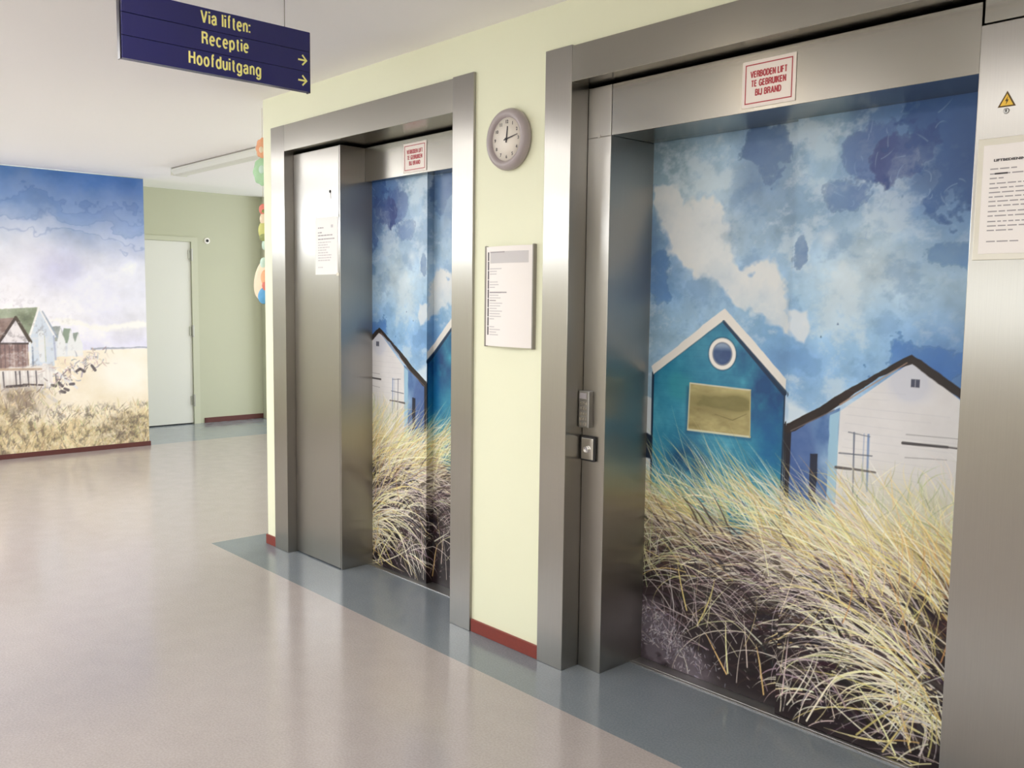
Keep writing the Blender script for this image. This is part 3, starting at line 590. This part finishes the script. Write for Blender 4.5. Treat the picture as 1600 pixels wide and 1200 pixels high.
struct('wall_far', (FX - .12, FX, DY1, 6, 0, 2.728), M['wall_far'], more=[(FX - .12, FX, MY - .12, DY0, 0, 2.728), (FX - .12, FX, DY0, DY1, DZ, 2.728)])
struct('wall_corridor_end', (FX, WX + .12, 6, 6.1, 0, 2.728), M['wall_far'])
struct('wall_corner', (FX, FX + .16, FY, FY + .25, 0, 2.728), M['trim'], bevel=.003)
struct('wall_light_block', (WX + .12, EX, .62, .7, -.1, CZ), M['shaft'], more=[(EX - .1, EX, .12, .62, 0, CZ)])  # unseen enclosure added behind the lifts to keep sky light from leaking in
struct('wall_east', (EX, EX + .1, BACKY, .3, 0, CZ), M['wall_back'])
xs = [MX - .12, WIN_B[0], WIN_B[1], WIN_C[0], WIN_C[1], EX]
more = [(xs[i], xs[i + 1], BACKY - .1, BACKY, 0, CZ) for i in (0, 2, 4)]
for w in (WIN_B, WIN_C): more += [(w[0], w[1], BACKY - .1, BACKY, 0, w[2]), (w[0], w[1], BACKY - .1, BACKY, w[3], CZ)]
struct('wall_back', more[0], M['wall_back'], more=more[1:])
def frame_of(a, b, z0, z1): return [(a, b, z0, z0 + .05), (a, b, z1 - .05, z1), (a, a + .05, z0 + .05, z1 - .05), (b - .05, b, z0 + .05, z1 - .05), ((a + b) / 2 - .025, (a + b) / 2 + .025, z0 + .05, z1 - .05)]
r = [(MX - .09, MX - .04) + d for d in frame_of(*WIN_L)]; struct('window_1', r[0], M['white'], more=r[1:])
for i, w in enumerate((WIN_B, WIN_C)):
    r = [(d[0], d[1], BACKY - .08, BACKY - .03, d[2], d[3]) for d in frame_of(*w)]; struct('window_%d' % (i + 2), r[0], M['white'], more=r[1:])
BB = .058
def baseboard(name, dims): return struct(name, dims, M['red_far' if name in ('baseboard_mural', 'baseboard_far') else 'red'], bevel=.002)
baseboard('baseboard_lift_wall_end', (WX - .01, LA - .001, -.01, 0, 0, BB))
baseboard('baseboard_return', (WX - .01, WX, 0, 6, 0, BB))
baseboard('baseboard_between_lifts', (LE + .004, RA - .002, -.01, 0, 0, BB))
baseboard('baseboard_mural', (MX - .004, MX + .012, BACKY, MY + .01, 0, .045))
baseboard('baseboard_far', (FX, FX + .012, DY1 + .09, FY, 0, .06))
baseboard('baseboard_east', (EX - .01, EX, BACKY, -.3, 0, BB))
baseboard('baseboard_right', (RG + .001, EX - .01, -.01, 0, 0, BB))

# the white door in the far wall
door = bpy.data.objects.new('door_1', None); COL.objects.link(door); door.location = (FX, (DY0 + DY1) / 2, 0); door['kind'] = 'structure'
bpy.context.view_layer.update()
box('door_leaf', (FX - .045, FX - .006, DY0 + .035, DY1 - .04, .012, DZ - .035), M['white'], door, .003)
box('door_frame', (FX - .05, FX + .014, DY1 - .038, DY1 + .038, 0, DZ + .02), M['trim'], door, more=[(FX - .05, FX + .014, DY0 - .038, DY0 + .034, 0, DZ + .02), (FX - .05, FX + .014, DY0 + .034, DY1 - .038, DZ - .034, DZ + .02)])
for z in (1.99, 1.1, .28):
    bm = bmesh.new(); add_cyl(bm, (FX + .012, DY1 - .036, z - .07), (FX + .012, DY1 - .036, z + .07), .014, n=12); add_box(bm, FX - .006, FX + .004, DY1 - .07, DY1 - .034, z - .05, z + .05)
    link('hinge', mesh(bm, 'hinge'), M['steel_dark'], door)
box('door_gap', (FX - .1, FX - .05, DY0, DY1, 0, DZ), M['shaft'], door)

# ---------------------------------------------------------------- the printed wall
beach = paint_beach()
mural = grid_print('wall_mural_print', beach, lambda U, Z: np.stack([np.full_like(U, MX), U, Z + .0], -1), M['wallpaper'], ub=MY - .001)
tag(mural, 'big watercolour beach print covering the wall at the end of the hall', 'mural')

# ---------------------------------------------------------------- the two lifts
huts = paint_huts(); huts_plain = paint_huts(False)
# left lift (its print is the mirror image of the other one)
DL, SL, SIDE = .249, -3.737, .044
lift = thing('lift_entrance', 'steel lift entrance with a wide side panel, beside the corridor corner', 'lift', ((LA + LE) / 2, 0, 0), 'steel lift entrances with beach hut doors')
bpy.context.view_layer.update()
box('frame_post', (LA, LB, PF, .05, 0, ZT), M['steel'], lift, .002)
box('frame_post', (LD, LE, PF, .33, 0, ZT + .004), M['steel'], lift, .002)
box('frame_beam', (LB, LD, PF + .001, .205, ZBL, ZT - .001), M['steel_h'], lift, .0015)
sp = box('side_panel', (LB + .002, LC - .012, .045, .10, .006, ZBL - .014), M['steel'], lift, .0015, more=[(LC - .010, LC, .046, .32, .0, ZBL - .012)])
cyl('keyhole', (-4.337, .046, 2.079), (-4.337, .0425, 2.079), .008, M['black'], sp, n=16)
outline('engraved_mark', [rect(-.008, .008, .0, .004), rect(-.003, .004, .012, .024), rect(-.012, .012, -.010, -.006)], M['ink_grey'], sp, (-4.334, .045, 2.05))
box('header_panel', (LC + .001, LD + .02, .2016, .215, 2.1356, ZBL - .012), M['steel_h'], lift, .0015, more=[(LC + .001, LD + .02, .215, .33, 2.1356, 2.15)])
lf = box('door_leaf', (LC - .05, SL - .002, DL + .002, DL + SIDE - .001, .004, 2.16), M['steel'], lift)
grid_print('printed_film', huts_plain, lambda U, Z: np.stack([SL - U, np.full_like(U, DL), Z + .003], -1), M['film'], lf, 0., .53, flip=True)
grid_print('printed_film_edge', huts_plain, lambda U, Z: np.stack([np.full_like(U, SL), DL - U, Z + .003], -1), M['film'], lf, -SIDE, 0., flip=True)
rf = box('door_leaf', (SL - .02, LD + .06, DL + SIDE + .002, DL + SIDE + .03, .004, 2.16), M['steel'], lift)
grid_print('printed_film', huts_plain, lambda U, Z: np.stack([SL - SIDE - U, np.full_like(U, DL + SIDE), Z + .003], -1), M['film'], rf, -.60, -SIDE, flip=True)
box('door_sill', (LC, LD, .215, .34, -.02, .002), M['sill'], lift, more=[(LC, LD, .213, .2165, -.02, .004)])
box('dark_backing', (LA + .02, LE - .02, .34, .40, -.05, ZT), M['shaft'], lift)
# right lift
DR, SR, RS = .3443, -1.722, .0443
lift2 = thing('lift_entrance', 'steel lift entrance with keypad and call button, nearest the viewer', 'lift', ((RA + RG) / 2, 0, 0), 'steel lift entrances with beach hut doors')
bpy.context.view_layer.update()
box('frame_post', (RA, RB, PF, .085, 0, ZT + .004), M['steel'], lift2, .002)
box('frame_post', (RF, RG, PF, .085, 0, ZT + .004), M['steel'], lift2, .002)
box('frame_beam', (RB, RF, PF + .001, .095, ZB, ZT - .001), M['steel_h'], lift2, .0015)
js = box('control_strip', (RB + .002, RC, .083, .40, 0, 2.137), M['steel'], lift2, .0015, more=[(RB + .002, RC - .001, .083, .10, 2.137, ZB - .012)])
box('header_panel', (RC + .002, RE, .083, .28, 2.137, ZB - .012), M['steel_h'], lift2, .0015, more=[(RC + .002, RE, .28, .335, 2.137, 2.16)])
rp = box('notice_panel', (RE, RF - .003, .080, .40, 0, 2.265), M['steel'], lift2, .0025)
box('upper_plate', (RE + .006, RF - .003, .083, .30, 2.269, ZB - .006), M['steel_h'], lift2, .0015)
lf2 = box('door_leaf', (RC - .05, SR + .06, DR + .002, DR + .03, .004, 2.17), M['steel'], lift2)
grid_print('printed_film', huts, lambda U, Z: np.stack([SR + U, np.full_like(U, DR), Z + .003], -1), M['film'], lf2, -.66, .03)
SX = -1.690
rf2 = box('door_leaf', (SX + .001, RE + .15, DR - RS + .002, DR - .002, .004, 2.16), M['steel'], lift2)
grid_print('printed_film', huts, lambda U, Z: np.stack([SX + U, np.full_like(U, DR - RS), Z + .003], -1), M['film'], rf2, 0., .655)
box('door_sill', (RC, RE, DR - RS - .03, DR + .03, -.02, .002), M['sill'], lift2, more=[(RC, RE, DR - RS - .034, DR - RS - .026, -.02, .005), (RC, RE, DR - RS - .016, DR - RS - .006, -.02, .004)])
box('dark_backing', (RA + .02, RG - .02, .41, .47, -.05, ZT), M['shaft'], lift2)
cyl('panel_screw', (-2.415, .0835, 2.140), (-2.415, .0795, 2.140), .007, M['chrome'], js, n=16)
# keypad
kx0, kx1, kz0, kz1 = -2.474, -2.418, .998, 1.146
kp = box('keypad', (kx0, kx1, .055, .083, kz0, kz1), M['steel_dark'], js, .003)
box('keypad_display', (kx0 + .006, kx1 - .012, .053, .056, kz1 - .032, kz1 - .008), M['ink_grey'], kp, .001)
bm = bmesh.new()
for r in range(5):
    for c_ in range(3):
        x = kx0 + .009 + c_ * .0135; z = kz1 - .050 - r * .021
        bm2 = (x, x + .0105, .0515, .0555, z - .006, z + .007)
        box('key', bm2, M['chrome'], kp, .001, 1)
# call button plate
bx0, bx1, bz0, bz1 = -2.473, -2.394, .862, .964
bp_ = box('call_button_plate', (bx0, bx1, .068, .083, bz0, bz1), M['rubber'], js, .006, 3)
box('cover_plate', (bx0 + .008, bx1 - .007, .0655, .069, bz0 + .008, bz1 - .008), M['chrome'], bp_, .002)
bcx, bcz = (bx0 + bx1) / 2, (bz0 + bz1) / 2 - .002
lathe('call_button', [(0, .0015), (.008, .002), (.009, .003), (.0105, .008), (.013, .0085), (.0145, .0065), (.015, 0)], M['chrome'], bp_, (bcx, .066, bcz), 32)
lathe('button_lens', [(0, .004), (.006, .0035), (.0078, .002)], M['ink_grey'], bp_, (bcx, .066, bcz), 24)

# ---------------------------------------------------------------- things fixed to the lifts
def warning_sign(x0, x1, y, z0, z1, label):
    t = thing('warning_sign', label, 'sign', ((x0 + x1) / 2, y, z0), 'fire warning signs above the lift doors')
    bpy.context.view_layer.update()
    w, h = x1 - x0, z1 - z0; cx = (x0 + x1) / 2
    box('sign_plate', (x0, x1, y - .003, y, z0, z1), M['sticker'], t, .0008, 1)
    a, b = .012, .0155
    at = (cx, y - .003, (z0 + z1) / 2)
    outline('red_border', [rect(-w / 2 + a, w / 2 - a, h / 2 - b, h / 2 - a), rect(-w / 2 + a, w / 2 - a, -h / 2 + a, -h / 2 + b), rect(-w / 2 + a, -w / 2 + b, -h / 2 + b, h / 2 - b), rect(w / 2 - b, w / 2 - a, -h / 2 + b, h / 2 - b)], M['sticker_red'], t, at)
    for i, (s, fr) in enumerate((('VERBODEN LIFT', .69), ('TE GEBRUIKEN', .655), ('BIJ BRAND', .49))):
        lettering('lettering', s, h * .135, h * .027, M['sticker_red'], t, (cx, y - .003, z1 - h * (.365 + .195 * i)), width=w * fr, gap=.30)
    return t
warning_sign(-1.775, -1.576, .0828, 2.150, 2.302, 'white sign with red lettering above the nearer, wider lift doors')
warning_sign(-3.876, -3.680, .2014, 2.146, 2.294, 'white sign with red lettering on the farther lift, beside its side panel')

tri = thing('hazard_sticker', 'small yellow triangle sticker with a lightning bolt on the steel panel', 'sticker', (-.942, .080, 2.035))
bpy.context.view_layer.update()
outline('triangle_border', [[(-.023, -.021), (.023, -.021), (0, .021)]], M['hazard_ink'], tri, (-.941, .080, 2.058), depth=.0008)
outline('triangle_face', [[(-.0165, -.0175), (.0165, -.0175), (0, .013)]], M['hazard'], tri, (-.941, .0792, 2.058), depth=.0006)
outline('lightning_bolt', [[(.0025, .007), (-.0045, -.005), (-.0005, -.005), (-.002, -.014), (.0045, -.0015), (.0008, -.0015)]], M['hazard_ink'], tri, (-.941, .0786, 2.057), depth=.0005)
lk = thing('key_lock', 'small round key lock under the yellow triangle sticker', 'lock', (-.941, .080, 2.026))
bpy.context.view_layer.update()
lathe('lock_barrel', [(0, .002), (.006, .0025), (.0075, .002), (.0078, 0)], M['steel_dark'], lk, (-.941, .080, 2.026), 24)
box('key_slot', (-.9422, -.9398, .0765, .0780, 2.0225, 2.0295), M['black'], lk)

def lines(parent, x0, z_list, y, rng, m, hh=.0022, gaps=True):
    """rows of words too small to read"""
    for z, w in z_list:
        ps = []; x = 0.
        while x < w - .004:
            l = min(w - x, rng.uniform(.008, .03)); ps.append(rect(x, x + l, -hh, hh)); x += l + .0045
        outline('printed_line', ps, m, parent, (x0, y, z), depth=.0003)
rng = np.random.RandomState(3)
nt_ = thing('notice_holder', 'clear acrylic holder with a typed notice on the nearest steel panel', 'notice', (-.885, .080, 1.62))
bpy.context.view_layer.update()
box('acrylic_back', (-1.006, -.762, .0742, .0798, 1.628, 1.957), M['acrylic'], nt_, .002)
pp = box('notice_paper', (-.990, -.778, .0722, .074, 1.645, 1.938), M['paper'], nt_)
text('printed_title', 'LIFTBEDIENING', .0088, M['ink'], pp, (-.918, .0718, 1.893), width=.088, bold=.0003)
zz = 1.893
rows = [(1.873, .075), (1.860, .17), (1.848, .035), (1.834, .17), (1.822, .165), (1.810, .17), (1.798, .172), (1.786, .17), (1.774, .168), (1.759, .17), (1.747, .168), (1.732, .17), (1.720, .168), (1.708, .066), (1.678, .09)]
lines(pp, -.970, rows, .0719, rng, M['ink_grey'], .0016)
outline('bold_words', [rect(.012, .045, -.0021, .0021)], M['ink'], pp, (-.970, .0714, 1.860), depth=.0003)

pl = thing('paper_notice', 'plain white paper sheet taped to the far steel side panel', 'notice', (-4.38, .045, 1.63))
bpy.context.view_layer.update()
sh = box('paper_sheet', (-4.495, -4.262, .0435, .0447, 1.632, 1.945), M['paper'], pl)
lines(sh, -4.465, [(1.888, .06), (1.862, .045), (1.846, .15), (1.826, .17)], .0432, rng, M['ink_grey'], .003)
lines(sh, -4.465, [(1.808 - .014 * i, rng.uniform(.09, .16)) for i in range(8)] + [(1.672, .05)], .0432, rng, M['ink_pale'], .003)
outline('small_stamp', [rect(0, .022, 0, .016)], M['ink_pale'], sh, (-4.33, .0432, 1.885), depth=.0003)
for x, z in ((-4.495, 1.945), (-4.262, 1.945), (-4.262, 1.632)): box('tape', (x - .012, x + .012, .0425, .0436, z - .008, z + .008), M['acrylic'], pl)

# curved directory frame on the wall between the lifts
df = thing('directory_frame', 'curved snap frame with a printed floor list between the lifts', 'notice', (-2.823, 0, 1.30))
bpy.context.view_layer.update()
fx0, fx1, fz0, fz1 = -2.976, -2.670, 1.302, 1.733
bow = lambda x: .012 + .016 * (1 - ((x - (fx0 + fx1) / 2) / ((fx1 - fx0) / 2)) ** 2)
def bowed(name, x0, x1, z0, z1, lift_, m, parent, n=24, thick=.002):
    bm = bmesh.new(); rows_ = []
    for i in range(n + 1):
        x = x0 + (x1 - x0) * i / n; y = -bow(x) - lift_
        rows_.append([bm.verts.new((x, y, z0)), bm.verts.new((x, y, z1)), bm.verts.new((x, y + thick, z1)), bm.verts.new((x, y + thick, z0))])
    for a, b in zip(rows_, rows_[1:]):
        for k in range(4): bm.faces.new((a[k], b[k], b[(k + 1) % 4], a[(k + 1) % 4]))
    bm.faces.new(rows_[0]); bm.faces.new(rows_[-1][::-1]); bmesh.ops.recalc_face_normals(bm, faces=bm.faces[:])
    return link(name, mesh(bm, name), m, parent)
sheet = bowed('list_sheet', fx0 + .006, fx1 - .007, fz0 + .004, fz1 - .004, 0, M['paper'], df)
box('frame_back', (fx0 + .004, fx1 - .004, -.008, 0, fz0 + .004, fz1 - .004), M['grey_plastic'], df)
box('side_rail', (fx0, fx0 + .007, -.017, 0, fz0, fz1), M['lamp_edge'], df, .002)
box('side_rail', (fx1 - .008, fx1, -.019, 0, fz0, fz1), M['lamp_edge'], df, .002)
for i in range(9):
    z1_ = fz1 - .027 - i * .0395
    if i < 9: bowed('dark_bar', fx0 + .021, fx0 + .030, z1_ - .037, z1_, .0006, M['ink'], sheet, 4)
bowed('grey_heading', fx0 + .040, fx1 - .030, fz1 - .075, fz1 - .026, .0005, M['ink_pale'], sheet, 12)
bowed('heading_words', fx0 + .040, fx0 + .14, fz1 - .031, fz1 - .026, .0010, M['ink_grey'], sheet, 12)
for i in range(26):
    z = fz1 - .10 - i * .0112
    if i in (3, 4, 8, 20, 21): continue
    bowed('list_line', fx0 + .038, fx0 + .06 + rng.uniform(.01, .07), z, z + .0042, .0006, M['ink_grey'] if i in (9, 12) else M['ink_pale'], sheet, 8)
bowed('list_heading', fx0 + .038, fx0 + .155, fz1 - .200, fz1 - .195, .0007, M['ink_grey'], sheet, 8)

# wall clock
ck = thing('wall_clock', 'round silver grey wall clock between the lifts above the list', 'clock', (-2.807, 0, 2.165))
bpy.context.view_layer.update()
cc = (-2.832, 0, 2.166)
lathe('clock_case', [(0, 0), (.118, 0), (.125, .006), (.126, .02), (.120, .034), (.108, .041), (.098, .040), (.090, .034), (.088, .026), (.0, .026)], M['grey_plastic'], ck, cc)
fc = lathe('clock_face', [(0, .0275), (.0885, .0275), (.0885, .026)], M['face'], ck, cc)
for h in range(1, 13):
    a = math.pi / 2 - h * math.pi / 6
    text('numeral', str(h), .019, M['ink'], fc, (cc[0] + .071 * math.cos(a), -.0279, cc[2] + .071 * math.sin(a) - .0065), bold=.0002)
def hand(name, ang, length, w, y):
    a = math.radians(90 - ang); d = Vector((math.cos(a), math.sin(a))); n_ = Vector((-d.y, d.x))
    p = [tuple(d * -.014 + n_ * w), tuple(d * -.014 - n_ * w), tuple(d * length - n_ * w * .6), tuple(d * length + n_ * w * .6)]
    outline(name, [p], M['ink'], ck, (cc[0], y, cc[2]), depth=.0012)
hand('hour_hand', 7, .052, .0035, -.0292); hand('minute_hand', 79, .070, .0026, -.0308)
cyl('hand_pin', (cc[0], -.027, cc[2]), (cc[0], -.0345, cc[2]), .005, M['ink'], ck, n=16)

# hanging direction sign
sx, sy0, sy1, sz0, sz1 = -3.2, -1.442, -.730, 2.300, 2.527
sg = thing('hanging_sign', 'navy hanging direction sign with yellow lettering under the ceiling', 'sign', (sx, (sy0 + sy1) / 2, sz0))
bpy.context.view_layer.update()
ph = (sz1 - sz0) / 3
box('sign_rail', (sx - .030, sx - .006, sy0 - .005, sy0 - .0005, sz0 - .002, sz1), M['navy_edge'], sg); box('sign_rail', (sx - .030, sx - .006, sy1 + .0005, sy1 + .005, sz0 - .002, sz1), M['navy_edge'], sg)
planks = []
for i, (s, wd, yc, bl) in enumerate((('Via liften:', .190, -1.072, .028), ('Receptie', .180, -1.074, .031), ('Hoofduitgang', .277, -1.0745, .030))):
    z1_ = sz1 - i * ph; pk = box('sign_board', (sx - .032, sx, sy0, sy1, z1_ - ph + .0012, z1_ - .0006), M['navy'], sg, .0012)
    lettering('lettering', s, .041, .0066, M['yellow'], pk, (sx, yc, z1_ - ph + bl - .005), EAST, width=wd)
    if i:
        zc = z1_ - ph * .5 + .003 if i == 1 else z1_ - ph * .5 + .002
        k = .0034
        outline('arrow', [[(-.02, -k), (.012, -k), (.012, k), (-.02, k)], [(.020, 0), (.0, .021), (-.004, .0165), (.0112, 0), (-.004, -.0165), (.0, -.021)]], M['yellow'], pk, (sx, -.761, zc), EAST, .0008)
for y in (sy0 + .095, sy1 - .098): cyl('hanging_wire', (sx - .016, y, sz1 - .004), (sx - .016, y, CZ), .0016, M['wire'], sg, n=8)

# ---------------------------------------------------------------- ceiling lamps
lp = thing('ceiling_lamp', 'long white batten lamp, unlit, on the ceiling near the printed wall', 'lamp', (-7.35, .8, CZ))
bpy.context.view_layer.update()
lx0, lx1, ly0, ly1 = -8.17, -6.55, .725, .875
bm = bmesh.new(); prof = [(ly0 + .005, CZ - .012), (ly0, CZ - .03), (ly0 + .02, CZ - .062), (ly0 + .05, CZ - .072), (ly1 - .05, CZ - .072), (ly1 - .02, CZ - .062), (ly1, CZ - .03), (ly1 - .005, CZ - .012)]
A = [bm.verts.new((lx0, y, z)) for y, z in prof]; B = [bm.verts.new((lx1, y, z)) for y, z in prof]
for i in range(len(prof)): bm.faces.new((A[i], B[i], B[(i + 1) % 8], A[(i + 1) % 8]))
bm.faces.new(A); bm.faces.new(B[::-1]); bmesh.ops.recalc_face_normals(bm, faces=bm.faces[:])
link('lamp_cover', mesh(bm, 'lamp_cover'), M['lamp'], lp)
box('lamp_base', (lx0, lx1, ly0 + .008, ly1 - .008, CZ - .013, CZ), M['lamp_edge'], lp)
box('lamp_end_cap', (lx0 - .012, lx0, ly0, ly1, CZ - .07, CZ), M['lamp'], lp, .004)
box('lamp_end_cap', (lx1, lx1 + .012, ly0, ly1, CZ - .07, CZ), M['lamp'], lp, .004)
for x, y in ((-2.75, -1.6),):
    t = thing('downlight', 'small square downlight above the hall floor, out of view', 'lamp', (x, y, CZ)); bpy.context.view_layer.update()
    box('downlight_rim', (x - .14, x + .14, y - .14, y - .125, CZ - .010, CZ), M['lamp'], t, more=[(x - .14, x + .14, y + .125, y + .14, CZ - .010, CZ), (x - .14, x - .125, y - .125, y + .125, CZ - .010, CZ), (x + .125, x + .14, y - .125, y + .125, CZ - .010, CZ)])
    box('lit_diffuser', (x - .125, x + .125, y - .125, y + .125, CZ - .007, CZ), M['warm_tube'], t)
for x, y in LAMPS:
    t = thing('ceiling_panel', 'unseen flat lit ceiling panel for brightening the hall', 'lamp', (x, y, CZ), 'lit ceiling panels'); bpy.context.view_layer.update()
    box('panel_frame', (x - .62, x + .62, y - .32, y - .30, CZ - .012, CZ), M['lamp'], t, more=[(x - .62, x + .62, y + .30, y + .32, CZ - .012, CZ), (x - .62, x - .60, y - .30, y + .30, CZ - .012, CZ), (x + .60, x + .62, y - .30, y + .30, CZ - .012, CZ)])
    box('lit_diffuser', (x - .6, x + .6, y - .30, y + .30, CZ - .008, CZ), M['tube'], t)

# wall sensor
sn = thing('wall_sensor', 'small round white sensor with a dark eye on the green far wall', 'sensor', (FX, 2.035, 2.163))
bpy.context.view_layer.update()
cyl('sensor_ring', (FX, 2.035, 2.163), (FX + .012, 2.035, 2.163), .038, M['paper'], sn, r1=.032)
cyl('sensor_eye', (FX + .012, 2.035, 2.163), (FX + .018, 2.035, 2.163), .017, M['black'], sn, r1=.014)

# ---------------------------------------------------------------- paper garland at the corridor corner
gcol = dict(orange=mat('orange_paper', srgb(240, 176, 136), .7, var=.12, scale=25), green=mat('mint_paper', srgb(172, 212, 172), .7, var=.15, scale=25), red=mat('coral_paper', srgb(226, 130, 116), .7, var=.15, scale=30), lime=mat('lime_paper', srgb(204, 206, 126), .7, var=.15, scale=30),
            cream=mat('cream_paper_cut', srgb(240, 222, 196), .7, var=.1, scale=30), blue=mat('blue_paper', srgb(96, 166, 216), .7, var=.2, scale=25), olive=mat('olive_paper', srgb(150, 160, 100), .7, var=.1, scale=25), mint=mat('pale_mint_paper', srgb(206, 232, 220), .7, var=.1, scale=25))
gx, gy = -5.215, .10
TURN = Matrix.Rotation(math.radians(28), 4, 'Z')
def disc(name, z, rx, rz, m, parent, dx=0., depth=.03, n=48, wav=0., tilt=0.):
    """a puffed paper shape, rounded on both sides"""
    bm = bmesh.new(); rings = []
    for s_, h in ((0, -1.), (.6, -.8), (.92, -.4), (1, 0), (.92, .4), (.6, .8), (0, 1.)):
        if s_ == 0: rings.append([bm.verts.new((0, h * depth / 2, 0))]); continue
        rings.append([bm.verts.new((rx * s_ * (1 + wav * math.cos(8 * t)) * math.cos(t), h * depth / 2, rz * s_ * (1 + wav * math.cos(8 * t)) * math.sin(t))) for t in [2 * math.pi * i / n for i in range(n)]])
    for a, b in zip(rings, rings[1:]):
        for i in range(n):
            j = (i + 1) % n
            if len(a) == 1: bm.faces.new((a[0], b[j], b[i]))
            elif len(b) == 1: bm.faces.new((a[i], a[j], b[0]))
            else: bm.faces.new((a[i], a[j], b[j], b[i]))
    bmesh.ops.recalc_face_normals(bm, faces=bm.faces[:])
    for f in bm.faces: f.smooth = True
    bm.transform(Matrix.Translation((gx + dx, gy, z)) @ TURN @ Matrix.Rotation(tilt, 4, 'Y'))
    return link(name, mesh(bm, name), m, parent)
ga = thing('paper_garland', 'string of coloured paper shapes hanging at the wall corner', 'decoration', (gx, gy, CZ))
bpy.context.view_layer.update()
cyl('garland_string', (gx, gy, 1.47), (gx, gy, CZ), .0015, M['string'], ga, n=6)
f1 = disc('orange_flower', 2.415, .046, .062, gcol['orange'], ga, wav=.06); disc('flower_centre', 2.405, .02, .025, gcol['cream'], f1, depth=.045)
f2 = disc('green_flower', 2.275, .066, .085, gcol['green'], ga, -.004, wav=.05); disc('flower_centre', 2.285, .024, .03, gcol['mint'], f2, depth=.045)
b1 = disc('coral_bird_head', 2.045, .028, .034, gcol['red'], ga); disc('dark_eye', 2.032, .011, .012, gcol['olive'], b1, .012, depth=.04)
disc('cream_bird_neck', 1.985, .024, .036, gcol['cream'], ga)
b2 = disc('lime_bird_body', 1.915, .036, .058, gcol['lime'], ga); disc('olive_wing', 1.872, .03, .024, gcol['olive'], b2, .008, depth=.045)
disc('mint_tail', 1.825, .016, .03, gcol['mint'], ga, .01)
p1 = disc('cream_fish', 1.615, .068, .13, gcol['cream'], ga, -.004, tilt=.25); disc('orange_fin', 1.625, .03, .05, gcol['orange'], p1, .02, depth=.05); disc('coral_fin', 1.575, .022, .032, gcol['red'], p1, .024, depth=.055)
disc('blue_tail', 1.515, .044, .055, gcol['blue'], p1, .006, depth=.05, tilt=.4); disc('mint_nose', 1.715, .024, .035, gcol['mint'], p1, depth=.04)
